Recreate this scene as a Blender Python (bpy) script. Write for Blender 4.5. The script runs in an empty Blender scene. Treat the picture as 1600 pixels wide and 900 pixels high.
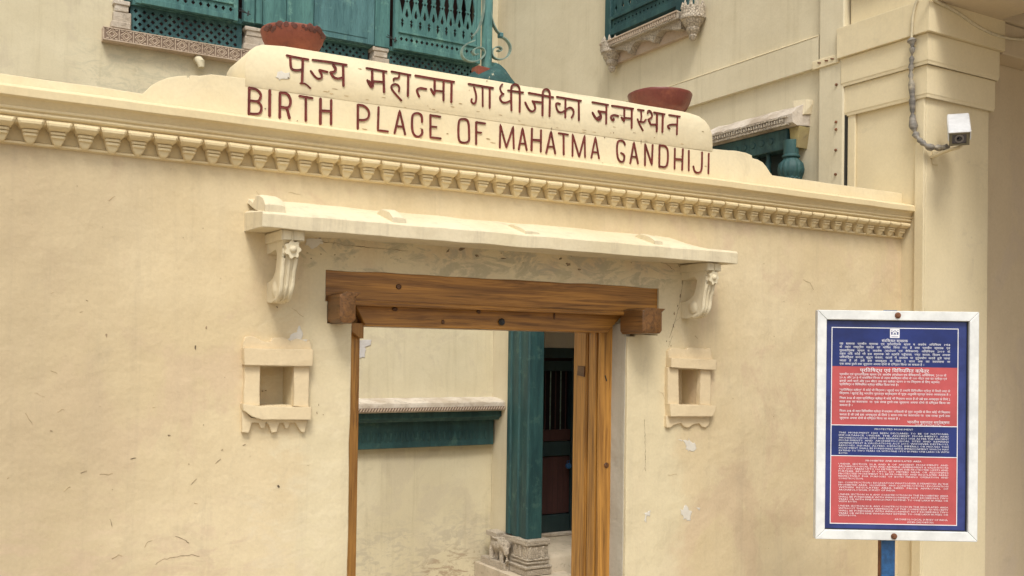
import bpy, bmesh, math, random
from mathutils import Vector, Matrix, noise
from mathutils.geometry import tessellate_polygon
random.seed(7)
S = bpy.context.scene
COL = S.collection
rad = math.radians

# ------------------------------------------------------------------ camera
F, CY = 1560.68, 527.616                 # focal length and principal row in photograph pixels
YAW, PIT, ROL = rad(30.7967), rad(.80646), rad(.82655)
CAM = Vector((0, -3.3, 1.65))
_r = Vector((math.cos(YAW), -math.sin(YAW), 0)); _f = Vector((math.sin(YAW), math.cos(YAW), 0)); _u = Vector((0, 0, 1))
_f2 = _f*math.cos(PIT) + _u*math.sin(PIT); _u2 = _u*math.cos(PIT) - _f*math.sin(PIT)
RT = _r*math.cos(ROL) + _u2*math.sin(ROL); UP = _u2*math.cos(ROL) - _r*math.sin(ROL); FW = _f2
cam = bpy.data.cameras.new('camera'); camo = bpy.data.objects.new('camera', cam); COL.objects.link(camo)
m = Matrix((RT, UP, -FW)).transposed().to_4x4(); m.translation = CAM
camo.matrix_world = m
cam.sensor_width = 36; cam.lens = F/1600*36; cam.shift_y = (CY-450)/1600
cam.clip_start = .05; cam.clip_end = 500
S.camera = camo

# ------------------------------------------------------------------ world, sun, exposure
EL, AZ = rad(56), rad(207)               # high soft sun, behind the photographer (azimuth from +Y clockwise)
W = bpy.data.worlds.new('World'); S.world = W; W.use_nodes = True
nt = W.node_tree; nt.nodes.clear()
sk = nt.nodes.new('ShaderNodeTexSky'); sk.sky_type = 'NISHITA'; sk.sun_disc = False
sk.sun_elevation = EL; sk.sun_rotation = AZ; sk.dust_density = 4; sk.air_density = 1; sk.ozone_density = 1
hs = nt.nodes.new('ShaderNodeHueSaturation'); hs.inputs['Saturation'].default_value = .16
bg = nt.nodes.new('ShaderNodeBackground'); bg.inputs[1].default_value = .125
wo = nt.nodes.new('ShaderNodeOutputWorld')
nt.links.new(sk.outputs[0], hs.inputs['Color']); nt.links.new(hs.outputs[0], bg.inputs[0]); nt.links.new(bg.outputs[0], wo.inputs[0])
sl = bpy.data.lights.new('sun', 'SUN'); sl.energy = 1.65; sl.angle = rad(17); sl.color = (1, .95, .84)
so = bpy.data.objects.new('sun', sl); COL.objects.link(so)
sd = Vector((math.sin(AZ)*math.cos(EL), math.cos(AZ)*math.cos(EL), math.sin(EL)))
so.rotation_euler = sd.to_track_quat('Z', 'Y').to_euler()
S.view_settings.view_transform = 'Standard'; S.view_settings.look = 'None'
S.view_settings.exposure = 0.38; S.view_settings.gamma = 1
S.cycles.max_bounces = 8; S.cycles.diffuse_bounces = 5

# ------------------------------------------------------------------ from a sighting to a point on a real plane
def ray(x, y): return RT*((x-800)/F) - UP*((y-CY)/F) + FW
def WY(x, y, Y=0.): d = ray(x, y); return CAM + d*((Y-CAM.y)/d.y)
def WX(x, y, X): d = ray(x, y); return CAM + d*((X-CAM.x)/d.x)
def WZ(x, y, Z): d = ray(x, y); return CAM + d*((Z-CAM.z)/d.z)
def nz(p, s, k=0): return noise.noise(Vector((p[0]*s+k*7.3, p[1]*s+k*3.1, p[2]*s-k*5.7)))
def nv(p, s, k=0):
    return Vector((nz(p, s, k+1), nz(p, s, k+2), nz(p, s, k+3)))

# ------------------------------------------------------------------ materials
def newmat(name):
    M = bpy.data.materials.new(name); M.use_nodes = True; t = M.node_tree; t.nodes.clear()
    out = t.nodes.new('ShaderNodeOutputMaterial'); b = t.nodes.new('ShaderNodeBsdfPrincipled')
    t.links.new(b.outputs[0], out.inputs[0]); return M, t, b
class NB:
    def __init__(s, t): s.t = t
    def n(s, k, **kw):
        o = s.t.nodes.new(k)
        for a, v in kw.items(): setattr(o, a, v)
        return o
    def l(s, a, b): s.t.links.new(a, b)
    def noise(s, vec, scale, detail=5, rough=.55, dist=0):
        o = s.n('ShaderNodeTexNoise'); o.inputs['Scale'].default_value = scale; o.inputs['Detail'].default_value = detail
        o.inputs['Roughness'].default_value = rough; o.inputs['Distortion'].default_value = dist; s.l(vec, o.inputs['Vector']); return o.outputs['Fac']
    def scale(s, vec, sc):
        o = s.n('ShaderNodeMapping'); o.inputs['Scale'].default_value = sc; s.l(vec, o.inputs['Vector']); return o.outputs[0]
    def ramp(s, f, a, b, lo=0, hi=1):
        o = s.n('ShaderNodeMapRange', interpolation_type='SMOOTHSTEP'); s.l(f, o.inputs[0])
        for i, v in enumerate((a, b, lo, hi)): o.inputs[i+1].default_value = v
        return o.outputs[0]
    def mix(s, f, a, b, mode='MIX'):
        o = s.n('ShaderNodeMix', data_type='RGBA', blend_type=mode)
        if isinstance(f, (int, float)): o.inputs[0].default_value = f
        else: s.l(f, o.inputs[0])
        for i, v in ((6, a), (7, b)):
            if isinstance(v, tuple): o.inputs[i].default_value = (*v, 1)
            else: s.l(v, o.inputs[i])
        return o.outputs[2]
    def math(s, op, a, b=None, clamp=False):
        o = s.n('ShaderNodeMath', operation=op, use_clamp=clamp)
        for i, v in enumerate((a, b)):
            if v is None: continue
            if isinstance(v, (int, float)): o.inputs[i].default_value = v
            else: s.l(v, o.inputs[i])
        return o.outputs[0]
    def bump(s, h, strength, dist, normal=None):
        o = s.n('ShaderNodeBump'); o.inputs['Strength'].default_value = strength; o.inputs['Distance'].default_value = dist
        s.l(h, o.inputs['Height'])
        if normal is not None: s.l(normal, o.inputs['Normal'])
        return o.outputs[0]
    def bevel(s, r):
        o = s.n('ShaderNodeBevel'); o.samples = 4; o.inputs['Radius'].default_value = r; return o.outputs[0]

def plaster(name, c1, c2, streak=.25, spots=.4, bump=.5, zones=(), rough=.88, bev=.006, stain=(.30, .25, .19), c3=None, sfreq=9):
    """painted lime plaster: two mottled tones, rain streaks, small chips, brush relief"""
    M, t, b = newmat(name); g = NB(t); pos = g.n('ShaderNodeNewGeometry').outputs['Position']
    f1 = g.ramp(g.noise(pos, 1.6, 7, .6), .35, .65)
    c = g.mix(f1, c1, c2)
    if c3: c = g.mix(g.math('MULTIPLY', g.ramp(g.noise(g.scale(pos, (1, 1, .7)), 2.7, 6, .65, 1.1), .50, .62), .75), c, c3)
    for (x0, x1, z0, z1, fe, zc, amt) in zones:      # areas repainted with ragged borders
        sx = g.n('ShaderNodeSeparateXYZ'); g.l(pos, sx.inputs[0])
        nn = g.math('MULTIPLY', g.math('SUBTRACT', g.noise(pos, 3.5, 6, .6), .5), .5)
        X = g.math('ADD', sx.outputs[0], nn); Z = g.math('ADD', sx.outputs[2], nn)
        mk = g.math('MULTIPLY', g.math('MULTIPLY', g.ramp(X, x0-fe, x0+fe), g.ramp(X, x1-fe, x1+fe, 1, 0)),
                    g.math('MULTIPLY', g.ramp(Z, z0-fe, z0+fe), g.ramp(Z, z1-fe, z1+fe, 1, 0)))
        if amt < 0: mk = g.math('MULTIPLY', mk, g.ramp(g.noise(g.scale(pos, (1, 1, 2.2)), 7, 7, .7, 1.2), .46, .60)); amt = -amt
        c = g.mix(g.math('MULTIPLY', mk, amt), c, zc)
    if streak:
        st = g.ramp(g.noise(g.scale(pos, (sfreq, sfreq, .5)), 1.6, 7, .72, .25), .48, .80)
        c = g.mix(g.math('MULTIPLY', st, streak), c, stain)
    bl = g.ramp(g.noise(pos, 5.5, 8, .7, .6), .56, .74)
    c = g.mix(g.math('MULTIPLY', bl, .22), c, stain)
    fi = g.ramp(g.noise(pos, 90, 3), .3, .7, .975, 1.02)
    mm = g.n('ShaderNodeVectorMath', operation='SCALE'); g.l(c, mm.inputs[0]); g.l(fi, mm.inputs['Scale']); c = mm.outputs[0]
    if spots:
        sp = g.ramp(g.noise(g.scale(pos, (1, 1, .8)), 24, 5, .75), .70, .745)
        c = g.mix(g.math('MULTIPLY', sp, spots), c, (.16, .11, .07))
        sp2 = g.ramp(g.noise(g.scale(pos, (1.3, 1, 1)), 11, 7, .8, 1), .70, .73)
        c = g.mix(g.math('MULTIPLY', sp2, spots*.5), c, (.55, .53, .52))
    g.l(c, b.inputs['Base Color']); b.inputs['Roughness'].default_value = rough
    b.inputs['Specular IOR Level'].default_value = .25
    h = g.math('ADD', g.math('MULTIPLY', g.noise(pos, 4, 4, .5), 2.2), g.math('ADD', g.math('MULTIPLY', g.noise(pos, 46, 5, .6, .2), .14), g.math('MULTIPLY', g.noise(pos, 13, 4, .55, .35), .30)))
    g.l(g.bump(h, bump, .012, g.bevel(bev)), b.inputs['Normal'])
    return M

def wood(name, dark, light, axis, rough=.36):
    M, t, b = newmat(name); g = NB(t); pos = g.n('ShaderNodeTexCoord').outputs['Object']
    oi = g.n('ShaderNodeObjectInfo').outputs['Random']
    ad = g.n('ShaderNodeVectorMath', operation='ADD'); g.l(pos, ad.inputs[0])
    sc = g.n('ShaderNodeVectorMath', operation='SCALE'); sc.inputs[0].default_value = (7, 3, 5); g.l(oi, sc.inputs['Scale']); g.l(sc.outputs[0], ad.inputs[1])
    s = [38, 38, 38]; s[axis] = 1.6
    v = g.scale(ad.outputs[0], tuple(s))
    n1 = g.noise(v, 1, 8, .65, 1.2); s2 = [7, 7, 7]; s2[axis] = 1.0
    n2 = g.noise(g.scale(ad.outputs[0], tuple(s2)), 1, 4, .5, .8)
    c = g.mix(g.ramp(n1, .25, .72), dark, light)
    mid = tuple((a*.75+q*.25)*.8 for a, q in zip(dark, light))
    c = g.mix(g.math('MULTIPLY', g.ramp(n2, .5, .68), .6), c, mid)
    s3 = [110, 110, 110]; s3[axis] = 4
    fine = g.noise(g.scale(ad.outputs[0], tuple(s3)), 1, 4, .6)
    c = g.mix(g.math('MULTIPLY', g.ramp(fine, .50, .72), .6), c, tuple(a*.45 for a in dark))
    g.l(c, b.inputs['Base Color']); b.inputs['Roughness'].default_value = rough
    g.l(g.bump(g.math('ADD', n1, fine), .35, .004, g.bevel(.004)), b.inputs['Normal'])
    return M

def paintmat(name, c1, c2, c3=None, rough=.5, wear=0, wearc=(.35, .33, .25), scale=(9, 9, 1.2), bev=.003, bump=.4, fine=.4):
    """old brushed oil paint on timber or iron: drawn-out tones and worn flecks"""
    M, t, b = newmat(name); g = NB(t); pos = g.n('ShaderNodeNewGeometry').outputs['Position']
    v = g.scale(pos, scale); n1 = g.noise(v, 1.2, 7, .65, .5)
    c = g.mix(g.ramp(n1, .34, .66), c1, c2)
    if c3: c = g.mix(g.ramp(g.noise(pos, 9, 6, .7), .54, .7), c, c3)
    f2 = g.noise(g.scale(pos, tuple(4*q for q in scale)), 3, 4, .7)
    c = g.mix(g.math('MULTIPLY', g.ramp(f2, .45, .75), fine), c, tuple(q*.55 for q in c1))
    if wear:
        w = g.ramp(g.noise(g.scale(pos, (1, 1, .35)), 34, 7, .8), .72-wear*.1, .76-wear*.08)
        c = g.mix(w, c, wearc)
    g.l(c, b.inputs['Base Color']); b.inputs['Roughness'].default_value = rough
    g.l(g.bump(g.math('ADD', n1, f2), bump, .004, g.bevel(bev)), b.inputs['Normal'])
    return M

def stone(name, c1, c2, scale=40, bump=.8, dark=(.12, .09, .07), carve=0., bev=.004):
    M, t, b = newmat(name); g = NB(t); pos = g.n('ShaderNodeNewGeometry').outputs['Position']
    n1 = g.noise(pos, 6, 7, .6); n2 = g.noise(pos, scale, 6, .75, .6)
    c = g.mix(g.ramp(n1, .35, .65), c1, c2)
    c = g.mix(g.math('MULTIPLY', g.ramp(n2, .52, .7), .5), c, dark)
    h = n2
    if carve:
        vo = g.n('ShaderNodeTexVoronoi', feature='DISTANCE_TO_EDGE'); vo.inputs['Scale'].default_value = carve; g.l(pos, vo.inputs['Vector'])
        e = g.ramp(vo.outputs[0], 0, .09); c = g.mix(g.math('MULTIPLY', g.math('SUBTRACT', 1, e), .55), c, dark)
        h = g.math('ADD', n2, e)
    g.l(c, b.inputs['Base Color']); b.inputs['Roughness'].default_value = .9
    g.l(g.bump(h, bump, .008, g.bevel(bev)), b.inputs['Normal'])
    return M

def flat(name, c, rough=.5, metal=0, var=.12, bump=.1, spec=.5, scale=30):
    M, t, b = newmat(name); g = NB(t); pos = g.n('ShaderNodeNewGeometry').outputs['Position']
    n1 = g.noise(pos, scale, 5, .65)
    cc = g.mix(g.ramp(n1, .3, .7), tuple(q*(1-var) for q in c), tuple(min(1, q*(1+var)) for q in c))
    g.l(cc, b.inputs['Base Color']); b.inputs['Roughness'].default_value = rough; b.inputs['Metallic'].default_value = metal
    b.inputs['Specular IOR Level'].default_value = spec
    g.l(g.bump(n1, bump, .003), b.inputs['Normal'])
    return M

M_WALL = plaster('wall_plaster', (.675, .56, .365), (.615, .495, .305), streak=.22, spots=.25, bump=.6, c3=(.60, .465, .31),
    zones=((1.12, 2.80, .2, 1.99, .06, (.66, .575, .385), .75),
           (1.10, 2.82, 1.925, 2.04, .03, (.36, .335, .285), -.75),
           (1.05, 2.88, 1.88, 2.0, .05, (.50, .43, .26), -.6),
           (-2.0, .55, -.5, 2.3, .3, (.50, .40, .255), .8), (-1.0, 1.2, .3, 1.1, .15, (.58, .44, .31), -.5), (.95, 1.32, .7, 1.75, .05, (.70, .61, .42), -.6)))  # leading zone here: light fall-off at the wall's left end put into the colour
M_PARA = plaster('parapet_paint', (.75, .655, .455), (.72, .61, .40), streak=.10, spots=.5, bump=.4)
M_CORN = plaster('cornice_paint', (.735, .615, .385), (.69, .56, .335), streak=.12, spots=.2, bump=.25, bev=.002)
M_WHITE = plaster('hood_whitewash', (.71, .625, .45), (.64, .55, .37), streak=.55, spots=1, bump=.6, stain=(.40, .34, .25), bev=.004, sfreq=14)
M_NICHE = plaster('niche_paint', (.70, .58, .38), (.66, .53, .34), streak=.05, spots=.3, bump=.6)
M_REAR = plaster('rear_wall_plaster', (.64, .575, .41), (.585, .52, .36), c3=(.55, .485, .35), sfreq=9, streak=.35, zones=((2.0, 4.5, -.5, .25, .2, (.46, .41, .31), -.7), (3.6, 4.5, -.5, -.05, .1, (.36, .27, .18), -.8), (.9, 2.3, 3.2, 3.78, .2, (.46, .43, .31), -.6)), spots=.35, bump=.35, stain=(.33, .28, .17))
M_WING = plaster('wing_wall_plaster', (.66, .59, .43), (.61, .54, .385), sfreq=10, streak=.4, spots=.2, bump=.3, stain=(.40, .34, .21))
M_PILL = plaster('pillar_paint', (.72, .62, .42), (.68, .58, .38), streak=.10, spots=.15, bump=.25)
M_PILL_SHADE = plaster('shaded_pillar_paint', (.60, .495, .345), (.56, .455, .31), c3=(.55, .45, .33), streak=.15, spots=.15, bump=.3)  # pillar paint darkened: shade under the overhang put into its colour
M_REVEAL = plaster('grey_limewash', (.50, .46, .38), (.44, .40, .32), streak=.6, spots=.5, bump=.6, stain=(.25, .22, .17))
M_PATCH = plaster('grey_repair_plaster', (.70, .66, .585), (.64, .595, .51), streak=0, spots=.4, bump=.5)
M_WOODX = wood('lintel_wood', (.13, .050, .010), (.50, .235, .048), 0)
M_WOODZ = wood('jamb_wood', (.17, .070, .014), (.54, .265, .058), 2)
M_WOODB = wood('block_wood', (.085, .040, .013), (.22, .098, .028), 1, .38)
M_KNOT = wood('knot_wood', (.055, .022, .009), (.16, .065, .02), 1)
M_RED = paintmat('letter_red_paint', (.19, .026, .018), (.115, .014, .010), rough=.65, scale=(20, 20, 20), bev=.001, wear=.25, wearc=(.42, .26, .17))
M_TEAL = paintmat('weathered_teal_paint', (.040, .125, .125), (.085, .215, .20), (.15, .31, .26), rough=.8, wear=.5, wearc=(.20, .33, .28), bump=.7, fine=.6)
M_TEALB = paintmat('blue_teal_paint', (.040, .115, .125), (.085, .20, .21), (.14, .28, .25), rough=.8, bump=.6, wear=.3, wearc=(.22, .33, .28), fine=.6)
M_GREEN = paintmat('dark_green_paint', (.010, .045, .050), (.026, .085, .085), (.05, .115, .10), rough=.6, wear=.45, wearc=(.22, .25, .19), bump=.5)
M_MOUND = paintmat('flaking_green_paint', (.012, .05, .05), (.03, .10, .09), (.06, .15, .12), rough=.8, wear=1.3, wearc=(.45, .42, .30), scale=(6, 6, 12), bump=1)
M_DARKG = paintmat('blackish_green_paint', (.012, .03, .034), (.018, .042, .046), rough=.5, wear=.12, wearc=(.16, .15, .09))
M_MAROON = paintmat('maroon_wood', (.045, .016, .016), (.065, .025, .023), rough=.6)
M_IRON = flat('green_grey_iron', (.17, .24, .20), .55, var=.35, bump=.4)
M_STONE = stone('carved_sandstone', (.54, .43, .33), (.46, .36, .27), 45, .8)
M_CARVE = stone('carved_grey_stone', (.62, .54, .43), (.54, .46, .36), 48, 1., dark=(.24, .19, .14), carve=62)
M_WSTONE = stone('worn_white_stone', (.60, .54, .46), (.44, .37, .29), 22, 1.)
M_TERRA = paintmat('terracotta_red', (.22, .055, .030), (.30, .085, .045), (.13, .035, .025), rough=.62, wear=.05, wearc=(.6, .35, .12), scale=(5, 5, 5))
M_TERRA2 = paintmat('maroon_clay', (.15, .034, .026), (.20, .050, .034), (.24, .07, .04), rough=.35, wear=.05, wearc=(.6, .35, .12), scale=(5, 5, 5))
M_DIRT = paintmat('sooty_terracotta', (.10, .04, .03), (.20, .06, .04), rough=.8, scale=(12, 12, 12))
M_HSTONE = stone('weathered_hood_stone', (.60, .53, .45), (.36, .29, .22), 18, 1.2, dark=(.17, .13, .09))
M_CONC = stone('step_stone', (.55, .47, .36), (.47, .40, .30), 20, .6)
M_GROUND = stone('paving', (.40, .35, .27), (.33, .28, .21), 12, .6)
M_CRACK = flat('crack_brown', (.22, .16, .10), .9, var=.6)  # dull brown of plaster chips and hairline cracks
M_FRAME = flat('white_frame_paint', (.70, .71, .70), .45, var=.10, bump=.25, scale=14)
M_BLUEP = flat('blue_post_paint', (.018, .085, .22), .45, var=.35, bump=.3)
M_NAVY = flat('navy_print', (.030, .045, .17), .22, var=.3, scale=6)
M_NAVY2 = flat('navy_field_print', (.014, .027, .14), .28, var=.25, scale=6)
M_REDP = flat('red_print', (.46, .085, .09), .25, var=.12, scale=7)
M_WHITEP = flat('white_print', (.80, .80, .84), .35, var=.05)
M_RUST = flat('rusty_bolt', (.16, .06, .025), .7, var=.4)
M_BLACK = flat('black_metal', (.015, .015, .015), .5)
M_CAMW = flat('white_housing', (.62, .63, .65), .4, var=.08)
M_CAMB = flat('olive_bezel', (.16, .14, .09), .4)
M_GLASS = flat('dark_glass', (.012, .012, .016), .08, spec=.8)
M_CONDUIT = paintmat('taped_conduit', (.13, .12, .11), (.30, .27, .23), (.46, .40, .29), rough=.6, wear=1, wearc=(.05, .045, .04), scale=(5, 5, 45))
M_CABLE = flat('cream_cable', (.55, .48, .33), .5)

# ------------------------------------------------------------------ object helpers
WL = {}
def tag(o, label=None, cat=None, group=None, kind=None):
    for k, v in (('label', label), ('category', cat), ('group', group), ('kind', kind)):
        if v: o[k] = v
    return o
def thing(name, loc, label, cat, group=None):
    o = bpy.data.objects.new(name, None); COL.objects.link(o); o.location = loc; o.empty_display_size = .1
    WL[o.name] = Vector(loc); return tag(o, label, cat, group)
class MB:
    def __init__(s): s.v = []; s.f = []
    def add(s, vs, fs):
        k = len(s.v); s.v += [Vector(p) for p in vs]; s.f += [tuple(i+k for i in f) for f in fs]; return s
    def box(s, x0, x1, y0, y1, z0, z1):
        return s.add([(x0, y0, z0), (x1, y0, z0), (x1, y1, z0), (x0, y1, z0), (x0, y0, z1), (x1, y0, z1), (x1, y1, z1), (x0, y1, z1)],
                     [(0, 3, 2, 1), (4, 5, 6, 7), (0, 1, 5, 4), (1, 2, 6, 5), (2, 3, 7, 6), (3, 0, 4, 7)])
    def loft(s, secs, cap=True, closed=True):
        n = len(secs[0]); vs = [p for q in secs for p in q]; fs = []
        for i in range(len(secs)-1):
            for j in range(n if closed else n-1):
                a, b_ = i*n+j, i*n+(j+1) % n; fs.append((a, b_, b_+n, a+n))
        if cap: fs.append(tuple(range(n-1, -1, -1))); fs.append(tuple((len(secs)-1)*n+j for j in range(n)))
        return s.add(vs, fs)
    def tube(s, pts, r, seg=8, squash=1, up=Vector((0, 0, 1)), caps=True):
        pts = [Vector(p) for p in pts]; secs = []
        for i, p in enumerate(pts):
            d = (pts[min(i+1, len(pts)-1)] - pts[max(i-1, 0)]).normalized()
            a = d.cross(up); a = a.normalized() if a.length > 1e-4 else Vector((1, 0, 0)); b_ = d.cross(a).normalized()
            rr = r[i] if isinstance(r, (list, tuple)) else r
            secs.append([p + a*rr*math.cos(2*math.pi*k/seg) + b_*rr*squash*math.sin(2*math.pi*k/seg) for k in range(seg)])
        return s.loft(secs, caps)
    def lathe(s, prof, c, seg=24, M=None):
        secs = []
        for r, z in prof:
            q = [Vector((r*math.cos(2*math.pi*k/seg), r*math.sin(2*math.pi*k/seg), z)) for k in range(seg)]
            if M: q = [M @ p for p in q]
            secs.append([p + Vector(c) for p in q])
        return s.loft(secs)
    def prism(s, poly, fn, holes=()):
        """poly: 2-D outline (with holes) given thickness by fn(u, v, 0|1)"""
        loops = [list(poly)] + [list(h) for h in holes]
        flatp = [p for L in loops for p in L]; n = len(flatp)
        tris = tessellate_polygon([[Vector((p[0], p[1], 0)) for p in L] for L in loops])
        vs = [fn(p[0], p[1], 0) for p in flatp] + [fn(p[0], p[1], 1) for p in flatp]
        fs = [tuple(t) for t in tris] + [tuple(i+n for i in reversed(t)) for t in tris]
        k = 0
        for L in loops:
            for i in range(len(L)):
                a, b_ = k+i, k+(i+1) % len(L); fs.append((a, b_, b_+n, a+n))
            k += len(L)
        return s.add(vs, fs)
    def jitter(s, amp, scale, k=0):
        s.v = [p + nv(p, scale, k)*amp for p in s.v]; return s
    def build(s, name, mat, parent=None, smooth=False, bev=0, kind=None, label=None, sub=0, origin=None, angle=40):
        me = bpy.data.meshes.new(name)
        if origin is None:
            lo = [min(p[i] for p in s.v) for i in range(3)]; hi = [max(p[i] for p in s.v) for i in range(3)]
            origin = Vector([(a+b_)/2 for a, b_ in zip(lo, hi)])
        origin = Vector(origin)
        me.from_pydata([p-origin for p in s.v], [], s.f)
        bm = bmesh.new(); bm.from_mesh(me)
        bmesh.ops.recalc_face_normals(bm, faces=bm.faces)
        if bev:
            ed = [e for e in bm.edges if len(e.link_faces) == 2 and e.calc_face_angle(0) > rad(35)]
            bmesh.ops.bevel(bm, geom=ed, offset=bev, segments=1, affect='EDGES', clamp_overlap=True)
        for f in bm.faces: f.smooth = smooth
        if smooth:
            for e in bm.edges: e.smooth = not (len(e.link_faces) == 2 and e.calc_face_angle(0) > rad(angle))
        bm.to_mesh(me); bm.free()
        me.materials.append(mat)
        o = bpy.data.objects.new(name, me); COL.objects.link(o); WL[o.name] = origin
        if parent is not None: o.parent = parent; o.location = origin - WL[parent.name]
        else: o.location = origin
        if sub:
            md = o.modifiers.new('subdivision', 'SUBSURF'); md.levels = md.render_levels = sub
        if kind: o['kind'] = kind
        if label: o['label'] = label
        return o
def copyo(o, parent, world):
    c = o.copy(); COL.objects.link(c); c.parent = parent; world = Vector(world); WL[c.name] = world
    c.location = world - (WL[parent.name] if parent else Vector()); return c
def cat_chaikin(p, it=2):
    for _ in range(it):
        q = [p[0]]
        for a, b_ in zip(p, p[1:]): q += [a*.75+b_*.25, a*.25+b_*.75]
        p = q + [p[-1]]
    return p
def slabholes(x0, x1, z0, z1, holes, y0, y1, step, fn=None):
    """wall slab in the XZ plane with rectangular openings, meshed finely enough to be uneven"""
    def cuts(a, b_, extra):
        base = sorted(set([a, b_] + [e for e in extra if a < e < b_])); out = []
        for p, q in zip(base, base[1:]):
            n = max(1, int(round((q-p)/step))); out += [p + (q-p)*i/n for i in range(n)]
        return out + [base[-1]]
    xs = cuts(x0, x1, [h[0] for h in holes]+[h[1] for h in holes]); zs = cuts(z0, z1, [h[2] for h in holes]+[h[3] for h in holes])
    solid = {}
    for i in range(len(xs)-1):
        for j in range(len(zs)-1):
            cx, cz = (xs[i]+xs[i+1])/2, (zs[j]+zs[j+1])/2
            solid[i, j] = not any(h[0] < cx < h[1] and h[2] < cz < h[3] for h in holes)
    mb = MB(); idx = {}
    def V(i, j, s):
        if (i, j, s) not in idx: idx[i, j, s] = len(mb.v); mb.v.append(Vector((xs[i], (y0, y1)[s], zs[j])))
        return idx[i, j, s]
    for (i, j), k in solid.items():
        if not k: continue
        mb.f.append((V(i, j, 0), V(i+1, j, 0), V(i+1, j+1, 0), V(i, j+1, 0)))
        mb.f.append((V(i, j, 1), V(i, j+1, 1), V(i+1, j+1, 1), V(i+1, j, 1)))
        for (di, dj, a, b_) in ((-1, 0, (i, j), (i, j+1)), (1, 0, (i+1, j), (i+1, j+1)), (0, -1, (i, j), (i+1, j)), (0, 1, (i, j+1), (i+1, j+1))):
            if not solid.get((i+di, j+dj)): mb.f.append((V(*a, 0), V(*b_, 0), V(*b_, 1), V(*a, 1)))
    return mb

# ------------------------------------------------------------------ ground
g_ = MB().add([(-80, -80, 0), (80, -80, 0), (80, .3, 0), (-80, .3, 0)], [(0, 1, 2, 3)]).build('street_ground', M_GROUND); tag(g_, kind='structure')
g_ = MB().add([(-80, .3, -.32), (80, .3, -.32), (80, 80, -.32), (-80, 80, -.32)], [(0, 1, 2, 3)]).build('courtyard_ground', M_CONC); tag(g_, kind='structure')

# ------------------------------------------------------------------ gateway wall
XP = 4.225
gate = thing('gateway_wall', (2, .15, 0), 'cream plastered gateway wall with a lettered parapet, toothed cornice and open doorway', 'wall')
DX0, DX1 = 1.310, 2.524                   # doorway
BX0, BX1, BZ0, BZ1 = 1.213, 2.684, 1.732, 1.926
N1 = (.985, 1.099, 1.458, 1.589); N2 = (2.781, 2.902, 1.434, 1.585)   # niche openings
wb = slabholes(-3.2, XP+.06, -.2, 2.36, [(DX0, DX1, -.3, 1.83), (1.31, 2.56, 1.72, 1.83), (BX0, BX1, 1.815, BZ1), (BX0+.008, 1.36, BZ0+.01, 1.9), (2.45, BX1-.004, BZ0-.004, 1.9), N1, N2], 0, .25, .035)
wb.v = [p + Vector((nz(p, 7, 1)*.004 if DX0-.02 < p.x < DX1+.1 or abs(p.x-1.04) < .1 or abs(p.x-2.84) < .1 else 0, nz(p, 1.6, 2)*.007+nz(p, 8, 3)*.0022, nz(p, 9, 4)*.005 if 1.2 < p.z < 2.0 else 0)) for p in wb.v]
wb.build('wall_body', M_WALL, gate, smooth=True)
# niche inner recesses (boxes open to the front)
for n, (a, b_, c, d) in enumerate((N1, N2)):
    q = MB(); y = .10; rb = .018
    q.add([(a-.006, .012, c-.006), (b_+.006, .012, c-.006), (b_+.006, .012, d+.006), (a-.006, .012, d+.006), (a-.006, y, c-.006), (b_+.006-rb*0, y, c-.006), (b_+.006, y, d+.006), (a-.006, y, d+.006)],
          [(4, 5, 6, 7), (0, 1, 5, 4), (1, 2, 6, 5), (2, 3, 7, 6), (3, 0, 4, 7)])
    bpy_o = q.build('niche_lining', M_WALL, gate)
# parapet outline
PZ0 = 2.385
def pz(px, py, Y=0): p = WY(px, py, Y); return (p.x, p.z)
lvl = [pz(0, 115), pz(110, 130), pz(222, 146)]
out = [(-3.2, 2.45), (-.5, 2.45), lvl[0], lvl[1], lvl[2]]
out += [pz(x, y) for x, y in ((227, 142), (236, 133), (248, 126), (262, 121), (278, 118.5), (292, 118), (293.5, 122), (297, 122), (298, 117.5), (312, 118.5), (330, 116.5), (350, 119), (383, 123))]
lower = out + [(2.973, 2.550)] + [pz(x, y) for x, y in ((1130, 234.5), (1150, 236), (1165, 239), (1174, 243), (1175, 247.5), (1183, 249.5), (1191, 254), (1197, 261), (1202, 269), (1206, 274))] + [(XP+.05, 2.474)]
polyL = lower + [(XP+.05, PZ0), (-3.2, PZ0)]
def dens(poly, step=.05):
    r = []
    for i, p in enumerate(poly):
        q = poly[(i+1) % len(poly)]; L = math.hypot(q[0]-p[0], q[1]-p[1]); n = max(1, int(L/step))
        r += [(p[0]+(q[0]-p[0])*k/n, p[1]+(q[1]-p[1])*k/n) for k in range(n)]
    return r
def wob(x, z, k): return nz((x, 0, z), 6, k)*.003
mb = MB().prism(dens(polyL), lambda u, v, t: Vector((u+wob(u, v, 1)*.6, -.0020 + t*.20, v+(wob(u, v, 5) if v > 2.44 else 0))))
mb.build('parapet', M_PARA, gate, smooth=True, angle=60, bev=.009)
blk = [pz(383, 135), pz(383.5, 96), pz(386, 86), pz(391, 78), pz(399, 72.5), pz(410, 69.5), (1.05, 2.674), (2.795, 2.690)] + \
      [pz(x, y) for x, y in ((1078, 177.5), (1091, 182), (1101, 189), (1108, 198), (1112, 210), (1113, 224))] + [(2.973, 2.535)]
mb = MB().prism(dens(blk), lambda u, v, t: Vector((u+wob(u, v, 2)*.5, -.0022 + t*.25, v+wob(u, v, 7))))
mb.build('name_panel', M_PARA, gate, smooth=True, angle=60, bev=.007)
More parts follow.
